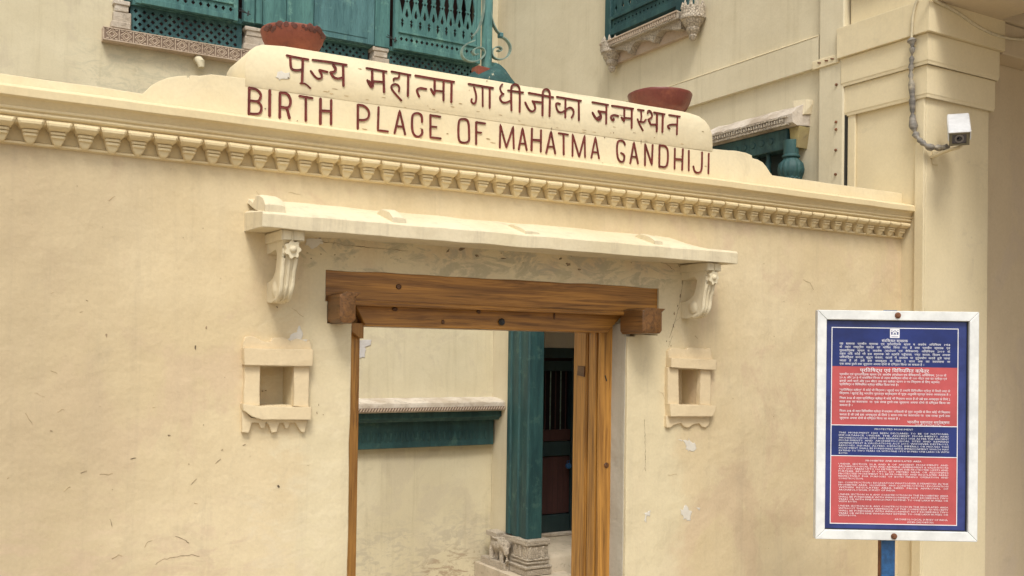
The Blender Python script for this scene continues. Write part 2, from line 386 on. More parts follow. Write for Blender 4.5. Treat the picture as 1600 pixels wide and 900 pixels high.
# cornice: moulded section carried along the wall
prof = [(.02, 2.415), (-.045, 2.412), (-.062, 2.408), (-.088, 2.399), (-.092, 2.394), (-.091, 2.371), (-.086, 2.368), (-.074, 2.366), (-.066, 2.358), (-.061, 2.350), (-.0605, 2.347),
        (-.066, 2.345), (-.068, 2.341), (-.066, 2.337), (-.060, 2.335), (-.059, 2.333), (-.063, 2.330), (-.064, 2.326), (-.061, 2.322), (-.054, 2.320), (-.050, 2.318), (-.050, 2.302),
        (-.003, 2.300), (-.003, 2.256), (-.017, 2.251), (-.016, 2.245), (-.004, 2.243), (.02, 2.243)]
secs = []; n = 130
for i in range(n+1):
    x = -3.2 + (XP+.02+3.2)*i/n
    secs.append([Vector((x, y + (nz((x, 0, z), 5, 1)*.0025 if y < 0 else 0), z + nz((x, y, z), 4, 2)*.002)) for y, z in prof])
MB().loft(secs).build('cornice', M_CORN, gate, smooth=True, angle=25)
# dentils: drum on top, two ribs, pointed drop
P = .0767
def dentil():
    q = MB(); sec = []
    for hw, d, z in ((.492, .050, 0), (.485, .058, -.003), (.465, .062, -.008), (.43, .061, -.014), (.385, .054, -.019), (.34, .044, -.0225), (.300, .032, -.024), (.292, .040, -.0255), (.282, .041, -.0315), (.272, .032, -.033),
                     (.268, .039, -.0345), (.25, .0385, -.040), (.235, .030, -.0415), (.205, .029, -.047), (.155, .026, -.053), (.09, .022, -.0575), (.04, .018, -.0595)):
        w = hw*P; z = z*1.2; c = min(w*.25, .006)
        sec.append([Vector(p) for p in ((-w, -.004, z), (-w, -d+c, z), (-w+c, -d, z), (w-c, -d, z), (w, -d+c, z), (w, -.004, z))])
    return q.loft(sec).build('dentil', M_CORN, gate, smooth=True, angle=30, origin=(0, 0, 0))
d0 = dentil(); first = True
for k in range(-38, 53):
    x = .238 + P/2 + k*P
    if x > XP-.02: break
    w = (x, -.004+nz((x, 0, 0), 9)*.002, 2.3155+nz((x, 3, 0), 3, 4)*.002)
    if first: d0.location = Vector(w)-WL[gate.name]; WL[d0.name] = Vector(w); first = False; o = d0
    else: o = copyo(d0, gate, w)
    o.rotation_euler = (0, nz((x, 5, 0), 31)*.05, 0); o.scale = (1+nz((x, 7, 0), 23)*.06, 1, 1+nz((x, 9, 0), 17)*.06)

# lettering: (origin of the tracing, strokes of one letter)
LET = [
 ((440, 70), [[(80,165),(200,190),(330,215),(415,230),34],[(135,205),(140,340),(165,390),(240,402),(310,390),40],[(330,240),(325,420),(318,590),40],[(290,600),(325,605),(370,605),(450,680),24]]),
 ((440, 70), [[(485,235),(700,262),(1015,315),36],[(455,410),(520,500),(575,540),(630,515),(628,470),(592,405),34],[(590,395),(715,425),36],[(805,315),(848,370),(830,425),(762,430),42],[(762,430),(800,500),(860,532),(950,515),36],[(960,330),(965,640),38]]),
 ((560, 80), [[(125,262),(440,318),30],[(215,310),(215,470),40],[(140,455),(185,550),(222,570),(228,480),36],[(165,470),(215,530),40],[(230,470),(380,482),34],[(390,330),(400,640),38]]),
 ((560, 80), [[(515,315),(815,372),28],[(640,360),(632,425),(548,420),(550,460),28],[(632,630),(642,560),(600,512),(530,520),(505,570),(560,650),(670,770),30],[(778,380),(772,700),36]]),
 ((560, 80), [[(890,380),(1150,425),(1495,480),34],[(1060,592),(960,572),(912,600),(920,650),(950,710),34],[(1190,460),(1190,610),36],[(1132,590),(1182,682),(1196,620),34],[(1200,615),(1320,627),28],[(1330,480),(1328,770),32],[(1455,500),(1450,795),34]]),
 ((720, 115), [[(120,160),(505,225),32],[(205,215),(242,330),(238,440),(205,478),(160,440),(170,398),30],[(340,220),(342,510),28],[(452,235),(450,535),32]]),
 ((720, 115), [[(650,165),(605,220),(635,300),(670,322),26],[(650,325),(602,370),(635,445),(700,458),(780,420),30],[(735,260),(975,295),26],[(790,575),(785,260),(795,185),(850,160),(908,195),(922,290),(918,600),32]]),
 ((720, 115), [[(1060,300),(1445,370),30],[(1005,450),(1060,565),(1115,600),(1168,560),(1152,480),(1120,430),32],[(1125,435),(1260,450),32],[(1275,655),(1278,330),(1285,262),(1335,235),(1388,275),(1392,380),(1385,665),32]]),
 ((800, 125), [[(700,262),(1080,325),28],[(835,310),(832,585),32],[(750,375),(695,355),(682,400),(715,495),(770,512),(840,470),(895,422),(958,455),(965,530),(930,588),30],[(1042,335),(1045,630),30]]),
 ((910, 140), [[(155,195),(405,240),28],[(158,360),(210,455),(262,485),(300,430),(272,365),(250,335),34],[(240,440),(275,420),36],[(255,338),(370,355),30],[(375,245),(370,535),28]]),
 ((910, 140), [[(460,250),(795,300),30],[(560,415),(500,392),(442,415),(450,465),(492,488),(490,450),32],[(655,300),(652,480),30],[(610,435),(650,492),30],[(650,440),(765,450),26],[(770,310),(768,600),30]]),
 ((910, 140), [[(865,310),(960,325),26],[(915,330),(922,420),(915,480),26],[(860,460),(880,520),(945,640),24],[(880,500),(960,508),(992,470),26],[(1020,370),(1028,320),(1075,350),(1096,430),(1030,465),28],[(1030,465),(1065,545),(1150,545),30],[(1115,355),(1285,385),26],[(1165,370),(1160,655),30],[(1255,385),(1248,665),28]]),
 ((910, 140), [[(1355,395),(1525,420),26],[(1485,425),(1475,700),28],[(1475,545),(1370,545),(1325,575),(1362,612),30]]),
 ((380, 130), [[(95,70),(88,480),42],[(90,75),(205,90),(285,170),(258,262),(220,288),(100,272),40],[(220,285),(290,350),(278,450),(230,485),(90,475),38]]),
 ((380, 130), [[(415,115),(412,510),46]]),
 ((380, 130), [[(575,150),(570,535),44],[(575,150),(690,155),(745,260),(728,365),(680,388),(580,370),42],[(682,390),(722,545),44]]),
 ((380, 130), [[(880,200),(1080,235),38],[(978,240),(978,585),40]]),
 ((380, 130), [[(1208,245),(1205,635),46],[(1375,265),(1372,640),38],[(1215,430),(1370,440),44]]),
 ((540, 145), [[(192,190),(190,560),38],[(190,188),(295,200),(372,290),(360,395),(290,432),(200,422),36]]),
 ((540, 145), ['#', [(515,225),(505,585),(660,605),34]]),
 ((540, 145), ['#', [(765,630),(845,280),(930,650),34],[(790,520),(890,530),30]]),
 ((540, 145), [[(1195,455),(1192,350),(1130,312),(1050,330),(1036,420),(1040,600),(1085,678),(1150,690),(1202,640),(1195,580),36]]),
 ((540, 145), ['#', [(1480,375),(1325,350),34],[(1325,345),(1325,695),(1485,715),34],[(1330,525),(1420,535),30]]),
 ((680, 165), [[(450,210),(380,212),(362,300),(362,510),(390,570),(460,585),(530,560),(530,480),(526,290),(500,218),(445,210),34]]),
 ((680, 165), ['#', [(640,600),(640,258),34],[(640,258),(780,280),32],[(650,415),(720,425),28]]),
 ((680, 165), ['#', [(1010,655),(1018,300),(1112,655),(1218,330),(1228,670),30]]),
 ((680, 165), ['#', [(1305,685),(1365,355),(1430,695),32],[(1325,590),(1400,595),26]]),
 ((820, 175), [[(112,260),(105,600),34],[(253,285),(250,620),30],[(115,435),(245,445),38]]),
 ((820, 175), ['#', [(335,640),(410,305),(475,650),32],[(360,540),(445,545),28]]),
 ((820, 175), [[(530,330),(675,355),30],[(605,345),(608,665),32]]),
 ((820, 175), ['#', [(745,685),(748,350),(850,700),(935,370),(942,705),29]]),
 ((820, 175), ['#', [(1040,715),(1103,395),(1160,725),28],[(1060,625),(1130,632),28]]),
 ((955, 195), [[(215,315),(195,255),(125,240),(90,290),(92,490),(130,575),(195,585),(212,475),(155,440),31]]),
 ((955, 195), ['#', [(298,600),(355,275),(418,605),32],[(320,495),(395,505),28]]),
 ((955, 195), ['#', [(528,630),(530,300),(635,625),(648,315),31]]),
 ((955, 195), [[(755,320),(750,655),32],[(755,322),(850,330),(888,400),(884,610),(845,668),(752,648),31]]),
 ((955, 195), [[(995,370),(990,685),30],[(1120,380),(1108,705),30],[(995,535),(1110,545),36]]),
 ((955, 195), [[(1213,405),(1212,715),29]]),
 ((955, 195), [[(1420,430),(1417,700),(1385,752),(1305,745),(1283,650),31]]),
 ((955, 195), [[(1525,450),(1518,760),29]]),
]
def ribbon(mb, pts, w, y):
    """painted groove with a slightly raised lip on both sides"""
    P3 = [Vector((p[0], p[1])) for p in pts]; L = []
    for a, b_ in zip(P3, P3[1:]):
        n = max(1, int((b_-a).length/.006)); L += [a.lerp(b_, k/n) for k in range(n)]
    L.append(P3[-1]); secs = []; N = len(L)
    d0 = (L[1]-L[0]).normalized(); d1 = (L[-1]-L[-2]).normalized()
    L = [L[0]-d0*w*.45, L[0]-d0*w*.25] + L + [L[-1]+d1*w*.25, L[-1]+d1*w*.45]; N = len(L)
    for i, p in enumerate(L):
        d = (L[min(i+1, N-1)]-L[max(i-1, 0)]).normalized(); nn = Vector((-d.y, d.x))
        k = (.25 if i in (0, N-1) else .72 if i in (1, N-2) else 1) * (1+.12*nz((p.x, 0, p.y), 60))
        h = w/2*k
        def V(o, yy): q = p+nn*o; return Vector((q.x, yy, q.y))
        secs.append([V(-h, y+.004), V(-h*.97, y-.0022), V(-h*.72, y-.0022), V(0, y-.0006), V(h*.72, y-.0022), V(h*.97, y-.0022), V(h, y+.004)])
    mb.loft(secs)
for (ox, oy), st in LET:
    sharp = st[0] == '#'; mb = MB(); yy = -.0040
    for s_ in (st[1:] if sharp else st):
        wpx = s_[-1]/10; pts = []
        for a, b_ in s_[:-1]:
            p = WY(ox+a/10, oy+b_/10, -.004); pts.append(Vector((p.x, p.z)))
        mid = WY(ox+s_[0][0]/10, oy+s_[0][1]/10, 0); dep = (mid-CAM).dot(FW)
        w = wpx/F*dep*.93
        if len(pts) > 3 and not sharp: pts = cat_chaikin(pts, 2)
        ribbon(mb, pts, w, yy); yy -= .00023
    mb.build('letter', M_RED, gate)

# hood over the door
HX0, HX1 = .925, 2.936
sec = lambda x, e: [Vector((x, .01, 2.036)), Vector((x, -.202, 2.031)), Vector((x, -.204, 2.074)), Vector((x, -.196, 2.082)), Vector((x, .01, 2.150-e))]
secs = []
for i in range(61):
    x = HX0+(HX1-HX0)*i/60; e = 0
    if x > HX1-.20: e = (x-(HX1-.20))/.20*.075
    if x < HX0+.09: e = (HX0+.09-x)/.09*.05
    secs.append([p + nv(p, 9, 3)*.0035 for p in sec(x, e)])
hood = MB().loft(secs).build('hood', M_WHITE, gate, smooth=True, angle=30)
for x0, x1, hh in ((.935, 1.005, .040), (1.372, 1.425, .030), (1.90, 1.965, .017), (2.50, 2.545, .026)):
    s2 = []
    for i in range(7):
        t = i/6; y = .012-(.196+.012)*t; z = 2.148-(2.148-2.081)*t
        k = hh*max(0, min(1, (t-.40)/.12))*(1 if t < .85 else 1-(t-.85)*2.5)
        s2.append([Vector((x0, y, z-.015)), Vector((x0+.003, y, z+k*.9)), Vector((x0+.014, y, z+k)), Vector((x1-.014, y, z+k)), Vector((x1-.003, y, z+k*.85)), Vector((x1, y, z-.015))])
    q = MB().loft(s2); q.jitter(.003, 20, 5); q.build('hood_rib', M_WHITE, hood, smooth=True, angle=35)
# scroll brackets under the hood
def bracket(x0, mirror=0):
    q = MB(); w = .064
    pr = [(.012, 2.034), (-.168, 2.034), (-.171, 2.000), (-.158, 1.992), (-.152, 1.975), (-.156, 1.950), (-.150, 1.925), (-.143, 1.900), (-.138, 1.875), (-.136, 1.850), (-.130, 1.832),
          (-.112, 1.815), (-.080, 1.806), (-.045, 1.800), (-.012, 1.802), (.012, 1.810), (.012, 1.868), (-.020, 1.872), (-.055, 1.880), (-.082, 1.900), (-.095, 1.930), (-.102, 1.960), (-.085, 1.975), (-.03, 1.968), (.012, 1.965)]
    q.prism(pr, lambda u, v, t: Vector((x0 + (t*w if v > 1.995 else .004 + t*(w-.008-(2.0-v)*.05)), u, v)))
    # raised rims along the scroll
    for t in (.12, .5, .88):
        pts = [Vector((x0+.004+t*(w-.01-(2.0-v)*.05), u-.001, v)) for u, v in pr[4:13]]
        q.tube(cat_chaikin(pts, 1), .005 if t == .5 else .007, 6)
    # top block proud of the scroll
    q.box(x0-.006, x0+w+.006, -.176, .01, 1.998, 2.030); q.box(x0-.002, x0+w*.44, -.179, -.17, 1.999, 2.030); q.box(x0+w*.56, x0+w+.003, -.179, -.17, 1.999, 2.030)
    # carved side rolls seen from the left
    for yy, zz, r in ((-.080, 1.846, .028),):
        q.lathe([(r, -.008), (r, .0), (r*.6, .006)], (x0+.004, yy, zz), 12, Matrix.Rotation(rad(-90), 4, 'Y').to_3x3())
    q.jitter(.003, 28, 2)
    o = q.build('bracket', M_WHITE, hood, smooth=True, angle=45)
    r = MB(); c = Vector((x0+w/2+.002, -.170, 1.970))
    pet = []
    for k in range(40):
        a = 2*math.pi*k/40; rr = .025+.0035*math.cos(7*a); pet.append((rr*math.cos(a), rr*math.sin(a)*1.12))
    r.prism(pet, lambda u, v, t: c + Vector((u, .022*t-.004, v)))
    r.lathe([(.0115, 0), (.011, -.006), (.007, -.010), (.002, -.012)], c+Vector((0, -.003, 0)), 14, Matrix.Rotation(rad(-90), 4, 'X').to_3x3())
    o2 = r.build('rosette', M_WHITE, hood, smooth=True, angle=50)
bracket(1.003); bracket(2.800)

# niche surrounds (sub-parts of each niche)
def niche(n, top, jl, jr, sill, apron, ribs):
    root = None
    def pr(poly, d, name, par, amp=.002):
        q = MB().prism(dens(poly, .02), lambda u, v, t: Vector((u+nz((u, 0, v), 22, 1)*amp*.9, (-d if t == 0 else .005)+nz((u, 0, v), 14, 2)*.001*(1-t), v+nz((u, 0, v), 22, 3)*amp*.9)))
        return q.build(name, M_NICHE, par, smooth=True, angle=35, bev=.0018)
    root = pr(top[0], .036, 'niche', gate)
    pr(top[1], .018, 'cresting', root)
    pr(jl, .022, 'jamb', root); pr(jr, .022, 'jamb', root); pr(sill, .034, 'sill', root); pr(apron, .014, 'apron', root)
def R(a, b_, c, d): return [(a, c), (b_, c), (b_, d), (a, d)]
def box2(p, q): (a, b_), (c, d) = p, q; return [(a, d), (c, d), (c, b_), (a, b_)]
w2 = lambda pts: [pz(x, y) for x, y in pts]
niche(0, (w2([(378, 570), (483, 572.5), (484, 546), (377, 544)]), w2([(377, 545), (485, 547), (481, 531), (478, 535), (469, 531), (462, 529), (452, 533), (440, 527), (424, 528), (421, 534), (410, 534), (396, 527), (390, 525), (382, 526), (379, 534)])),
      w2([(380, 569), (404, 569), (403, 634), (378, 633)]), w2([(456, 572), (480, 572), (479, 636), (456, 634)]),
      w2([(375, 630), (404, 634), (456, 635), (482, 635), (481, 655), (405, 655), (390, 650), (376, 640)]),
      w2([(376, 638), (390, 652), (479, 656), (474, 676), (468, 674), (460, 660), (451, 660), (448, 669), (444, 669), (441, 660), (434, 661), (430, 675), (422, 676), (418, 664), (413, 659), (411, 668), (406, 668), (402, 660), (392, 660), (387, 676), (377, 675)]), 0)
niche(1, (w2([(1040, 574), (1111, 578), (1111, 562), (1040, 559)]), w2([(1041, 560), (1109, 563), (1106, 544), (1098, 546), (1094, 544), (1072, 543), (1068, 546), (1046, 543), (1041, 548)])),
      w2([(1038.5, 574), (1055, 575), (1056, 633), (1038.5, 633)]), w2([(1090, 577), (1105, 577), (1105, 634), (1088, 632)]),
      w2([(1038.5, 630), (1056, 632), (1089, 632), (1111, 634), (1110, 640), (1105, 650), (1040, 650)]),
      w2([(1038, 649), (1106, 649.5), (1105, 663), (1100, 668), (1094, 667), (1089, 661), (1080, 663), (1073, 668), (1066, 667), (1061, 661), (1050, 664), (1044, 669), (1038, 668)]), 0)

# plaster repairs, chips and cracks on the front wall
def wsurf(u, v): return nz((u, 0, v), 1.6, 2)*.007+nz((u, 0, v), 8, 3)*.0022
def patch(pts, y=-.0006, mat=None, name='repair_patch', thin=.004, k=0):
    P2 = [pz(x, yy) for x, yy in pts]; P2 = dens(P2, .004)
    q = MB().prism([(u+nz((u, 0, v), 48, k)*.010+nz((u, 0, v), 130, k)*.004, v+nz((u, 0, v), 48, k+3)*.010+nz((u, 0, v), 130, k+3)*.004) for u, v in P2],
                   lambda u, v, t: Vector((u, (y+wsurf(u, v) if y > -.003 else y) + t*.010, v)))
    return q.build(name, mat or M_PATCH, gate)
for pts in ([(448, 531), (462, 520), (466, 510), (472, 512), (473, 530), (482, 533), (478, 538), (452, 540)], [(1066, 688), (1073, 689), (1076, 684), (1081, 691), (1086, 694), (1087, 700), (1083, 706), (1078, 703), (1074, 707), (1071, 699), (1073, 695)],
            [(1006, 800), (1012, 801), (1016, 797), (1015, 806), (1011, 808), (1010, 816), (1007, 812), (1008, 806)], [(1058, 687), (1066, 688), (1064, 691)], [(1090, 793), (1094, 794), (1092, 797)], [(1062, 795), (1067, 796), (1071, 789), (1075, 797), (1082, 800), (1078, 806), (1076, 815), (1071, 810), (1067, 812), (1066, 804)],
            [(478, 372), (500, 370), (504, 380), (486, 388), (477, 383)]):
    patch(pts)
patch([(434, 112), (440, 110), (452, 116), (450, 124), (438, 126), (431, 120)], -.0040, name='bare_patch', k=4)
chips = MB(); rnd = random.Random(3)
def chip(px, py, rx, ry, a=0, y=None):
    c = WY(px, py, 0); s_ = (c-CAM).dot(FW)/F; pts = []
    for k in range(9):
        t = 2*math.pi*k/9; r = .6*(1+rnd.uniform(-.45, .4)); u, v = rx*s_*r*math.cos(t), ry*s_*r*math.sin(t)
        pts.append((c.x+u*math.cos(a)-v*math.sin(a), c.z+u*math.sin(a)+v*math.cos(a)))
    chips.prism(pts, lambda u, v, t: Vector((u, (y if y is not None else -.0045 if c.z > 2.385 else wsurf(u, v)-.0015) + t*.012, v)))
for a in ((166, 524, 2.5, 5, 0), (305, 543, 1.8, 5.5, 0), (322, 512, 1.6, 4.5, 0), (435, 760, 2.4, 3.6, .5), (264, 680, 3, 2.4, 0), (80, 673, 3, 1, -.2), (208, 716, 6, .9, .25), (131, 737, 7, .8, .35), (347, 703, 3, 1, .2), (340, 721, 8, .5, .7),
          (303, 752, 9, .5, .8), (382, 695, 4, .7, .4), (318, 664, 1.2, 1.2, 0), (295, 725, 1.4, 1.4, 0), (433, 480, 3.5, 1.2, -.8), (1057, 562, 1.6, 1.6, 0), (1048, 540, 1.8, 1.8, 0), (1041, 533, 1.2, 1.2, 0), (1046, 534, 1, 1, 0),
          (467, 536, 2, 4, .3), (452, 562, 2.2, 2.2, 0), (470, 559, 3.5, 1.6, .7), (464, 576, 1.5, 3, -.4), (414, 170, 1.6, 1.6, 0), (1059, 250-45, .1, .1, 0), (704, 230, 2, .8, 0), (495, 645, 1, 4, .2), (498, 632, .8, 3.5, .1), (505, 648, 1.6, 1.2, 0),
          (760, 126.5, 1.5, 1.6, 0), (944, 215, 1.5, 1.5, 0), (958, 207.5, 1.6, 1.2, 0), (861, 201, 1.4, 2.4, 0), (1001, 222, .9, 5.5, 0), (1309, 305, 1.4, 1.2, 0), (450, 122, 1.2, 2.4, .9), (464, 189, 1.3, 1.3, 0), (1058, 478, 1, 3, 0), (1053, 490, 1.6, 4, .2), (1062, 462, 1.2, 6, -.1), (1065, 440, 1.2, 6, 0), (1052, 510, 1, 5, .3),
          (470, 372, 2, 2.4, 0), (500, 372, 3, 1.4, .2), (722, 389, 9, 4, .2), (745, 400, 6, 3, -.1), (700, 392, 3, 6, -.8), (876, 404, 5, 3, .3), (888, 413, 7, 4, .1), (905, 421, 5, 2, 0), (786, 404, 8, 1.6, .1)):
    chip(*a[:5])
for _ in range(16):
    chip(rnd.uniform(5, 500), rnd.uniform(240, 890), rnd.uniform(.4, 1.0), rnd.uniform(.4, 1.0))
for _ in range(20):
    chip(rnd.uniform(1120, 1400), rnd.uniform(390, 890), rnd.uniform(.4, 1), rnd.uniform(.4, 1))
for _ in range(14):
    chip(rnd.uniform(400, 1100), rnd.uniform(395, 412), rnd.uniform(.8, 3), rnd.uniform(.5, 1.4))
for a in ((410, 627, 3.5, 1.6, .2), (418, 619, 3, 1.6, .7), (424, 613, 2, 1.4, .5), (429, 612, 1.6, 1.2, 0), (408, 631, 2.2, 1.2, 0)):
    chip(*a, y=.094)
chips2 = chips; chips = MB()
for _ in range(70):
    x = rnd.uniform(1.0, 2.95); z = rnd.choice((rnd.uniform(2.40, 2.42), rnd.uniform(2.53, 2.56), rnd.uniform(2.41, 2.66)))
    pts = []; rx, rz = rnd.uniform(.002, .012), rnd.uniform(.0005, .002)
    for k in range(7):
        t = 2*math.pi*k/7; r = rnd.uniform(.6, 1.3); pts.append((x+rx*r*math.cos(t), z+rz*r*math.sin(t)))
    chips.prism(pts, lambda u, v, t: Vector((u, -.0036 + t*.006, v)))
chips.build('paint_scuffs', flat('ochre_scuff', (.45, .33, .18), .9, var=.4), gate, kind='stuff'); chips = chips2
chips.build('plaster_chips', M_CRACK, gate, kind='stuff')
cr = MB()
def crack(pts, w=.0009, y=0):
    p = [WY(x, yy, 0) for x, yy in pts]; p = [Vector((v.x, wsurf(v.x, v.z)-.0006, v.z)) for v in p]; q = []
    for a, b_ in zip(p, p[1:]):
        n = max(1, int((b_-a).length/.006)); q += [a.lerp(b_, k/n) for k in range(n)]
    q = [v + Vector((nz(v, 70, 1)*.004, 0, nz(v, 70, 2)*.004)) for v in q]
    cr.tube(q, [w*(.4+.6*abs(nz(v, 40, 5))*2) for v in q], 5)
for c in ([(243, 882), (255, 873), (280, 869), (298, 866), (313, 870)], [(1068, 430), (1064, 455), (1060, 480), (1053, 505), (1045, 530)], [(1058, 412), (1066, 424)], [(274, 838), (290, 844), (296, 851)], [(1007, 655), (1008, 700), (1008, 738)],
          [(640, 345), (690, 352), (740, 356)], [(975, 395), (1000, 402), (1040, 412), (1055, 424)], [(500, 377), (560, 385), (640, 392)], [(1050, 525), (1043, 545)], [(172, 810), (175, 825)],):
    crack(c)
cr.build('hairline_cracks', M_CRACK, gate, kind='stuff')
cr = MB()
for _ in range(30):                 # shallow trowel and brush marks, barely darker than the wall
    x0, y0 = (rnd.uniform(5, 500), rnd.uniform(250, 880)) if rnd.random() < .7 else (rnd.uniform(990, 1260), rnd.uniform(420, 890))
    if 370 < x0 < 490 and 520 < y0 < 680 or 1030 < x0 < 1115 and 540 < y0 < 670: continue
    a = rnd.uniform(-.9, .9); L = rnd.uniform(6, 26); b_ = a+rnd.uniform(-.8, .8)
    crack([(x0, y0), (x0+L*math.cos(a)*.5, y0-L*math.sin(a)*.5), (x0+L*math.cos(a)*.5+L*.5*math.cos(b_), y0-L*.5*math.sin(a)-L*.5*math.sin(b_))], rnd.uniform(.0006, .0013))
cr.build('trowel_marks', flat('trowel_mark', (.42, .32, .19), .9, var=.3), gate, kind='stuff')
# grey reveal on the right of the doorway, proud by a few mm, ragged at its head
rv = []
for i in range(13):
    z = -.15 + (1.775+.15)*i/12
    rv.append([Vector((DX1-.004+nz((0, 0, z), 6)*.004, .012+nz((0, 0, z), 9, 1)*.003, z)), Vector((DX1-.004+nz((0, 1, z), 6)*.003, .125, z)), Vector((DX1+.02, .125, z)), Vector((DX1+.02, .012, z))])
MB().loft(rv).build('door_reveal', M_REVEAL, gate, smooth=True)

# ------------------------------------------------------------------ wooden door frame
fr = thing('wooden_door_frame', (1.95, .1, 0), 'varnished brown timber door frame with heavy lintel and corner blocks', 'door frame')
YF = .106
MB().box(BX0-.01, BX1+.01, .010, .20, 1.812, 1.96).build('lintel_beam', M_WOODX, fr, bev=.004)
MB().box(BX0+.10, BX1-.14, -.004, .012, 1.806, 1.822).build('lintel_moulding', M_WOODX, fr, bev=.003)
hb = [(1.345, 1.812), (2.545, 1.812), (2.461, 1.735), (1.387, 1.735)]
MB().prism(hb, lambda u, v, t: Vector((u, .058+.16*t, v))).build('head_board', M_WOODX, fr, bev=.003)
# jambs: stepped section
def jamb(s):
    if s > 0: pl = [(2.461, YF), (2.524, YF-.004), (2.524, .30), (2.462, .30), (2.466, .206), (2.482, .202), (2.482, .192), (2.461, .186), (2.4585, .160), (2.461, .134), (2.478, .131), (2.478, .121), (2.4600, .117)]
    else: pl = [(1.385, YF), (1.305, YF-.004), (1.305, .30), (1.385, .30)]
    x1 = lambda z: (1.78 if s > 0 else 1.80)
    q = MB()
    secs = [[Vector((x+nz((x, y, z), 3)*.0015, y, z)) for x, y in pl] for z in [-.15+(1.812+.15)*i/10 for i in range(11)]]
    q.loft(secs); return q.build('jamb', M_WOODZ, fr, smooth=True, angle=20)
jamb(1); jamb(-1)
MB().box(2.4625, 2.466, .212, .275, -.15, 1.734).build('jamb_strip', M_WOODZ, fr, bev=.001)
# left small brace under the block
MB().prism([(1.30, 1.745), (1.385, 1.745), (1.385, 1.69), (1.372, 1.69)], lambda u, v, t: Vector((u, .07+t*.05, v))).build('corner_brace', M_WOODZ, fr)
# corner blocks with a flared top edge
def blockp(x0, x1, z0, z1, yf, ly):
    q = MB(); c = .012
    def sec(y, k=0, fl=0):
        return [Vector((x0+c+k, y, z0+k)), Vector((x1-c-k, y, z0+k)), Vector((x1-k, y, z0+c+k)), Vector((x1-k, y, z1-.018)), Vector((x1+fl, y, z1-.002)), Vector((x0+.03, y, z1)), Vector((x0+k, y, z1-.012)), Vector((x0+k, y, z0+c+k))]
    q.loft([sec(ly), sec(yf*.3, .001), sec(yf*.75, .001, .006), sec(yf*.97, .003, .014), sec(yf, .009, .012)])
    q.jitter(.002, 30, 6)
    return q.build('corner_block', M_WOODB, fr, smooth=True, angle=30)
blockp(1.222, 1.287, 1.737, 1.846, -.106, .02)
blockp(2.500, 2.606, 1.730, 1.836, -.125, .02)
# knots, ring bolt and hinge traces
kn = [(623, 448, 5, 4, .0085), (800, 503-4, 4.5, 4.5, .045), (617, 483, 5, 3.5, .0565), (692, 503, 3, 3.5, .0565), (866, 494, 2, 5, .0565), (748, 487, 4, 3, .0565)]
for px, py, rx, rz, y in kn[:1]+kn[2:]:
    c = WY(px, py, y); s_ = (c-CAM).dot(FW)/F
    MB().lathe([(1, -.0015), (.9, .002)], (0, 0, 0), 12).v
    q = MB().lathe([(rx*s_, 0), (rx*s_*.7, .0012)], (0, 0, 0), 12, Matrix.Rotation(rad(90), 4, 'X').to_3x3())
    q.v = [Vector((p.x, p.y, p.z*rz/rx))+c+Vector((0, -.0004, 0)) for p in q.v]
    q.jitter(.0012, 60, 3); q.build('knot', M_KNOT, fr)
c = WY(783, 503, .057)
q = MB().lathe([(.012, 0), (.014, .006), (.010, .010), (.006, .007)], c+Vector((0, -.0, 0)), 16, Matrix.Rotation(rad(90), 4, 'X').to_3x3())
q.build('ring_bolt', M_BLACK, fr, smooth=True)
c = WX(946, 715+11, 2.46); c = WY(947, 727, YF)
q = MB().lathe([(.013, 0), (.012, .003), (.008, .002), (.007, .004), (.002, .004)], c+Vector((0, -.001, 0)), 16, Matrix.Rotation(rad(90), 4, 'X').to_3x3()); q.build('knot', M_KNOT, fr, smooth=True)
c = WY(946, 591, YF); q = MB().tube([c+Vector((-.004, -.002, .012)), c+Vector((.005, -.002, -.012))], .003, 6); q.build('nail_slot', M_BLACK, fr)
a = WX(908, 580, 2.4605); q = MB().box(a.x-.004, a.x+.001, a.y-.028, a.y+.022, a.z-.02, a.z+.02); q.jitter(.006, 50); q.build('hinge_scar', M_KNOT, fr)

# ------------------------------------------------------------------ clay bowls
def bowl(c, rt, rb, h, label, soot):
    t = thing('clay_bowl', c, label, 'bowl', 'clay bowls on the parapet')
    q = MB().lathe([(rb*.6, 0), (rb*.97, .002), (rb+(rt-rb)*.45, h*.28), (rb+(rt-rb)*.78, h*.58), (rt*.985, h*.86), (rt*1.0, h*.95), (rt*.985, h), (rt*.93, h), (rt*.90, h*.88), (rt*.72, h*.45), (rb*.8, .016), (.001, .016)], c, 40)
    q.jitter(.004, 14, 1); q.build('bowl_body', M_TERRA if soot else M_TERRA2, t, smooth=True, angle=60)
    if soot:
        q = MB()
        for k in range(60):
            a = rad(-170+k*2.6+rnd.uniform(-1, 1)); z = h*rnd.uniform(.62, .95); rr = rt*(.80+.17*((z/h-.45)/.41) if z < h*.86 else .985)+.0015
            p = Vector(c)+Vector((rr*math.cos(a), rr*math.sin(a), z)); r = rnd.uniform(.005, .014)
            n_ = Vector((math.cos(a), math.sin(a), -.25)).normalized(); q.lathe([(r, -.002), (r*.8, .0016)], p, 7, n_.to_track_quat('Z', 'Y').to_matrix())
        q.build('soot_marks', M_DIRT, t, kind='stuff')
    return t
bowl(Vector((1.122, .125, 2.684)), .1125, .072, .084, 'large terracotta bowl with a sooty rim on the left end of the lettered panel', True)
bowl(Vector((2.782, .13, 2.694)), .142, .098, .092, 'plain dark red clay bowl on the right end of the lettered panel', False)

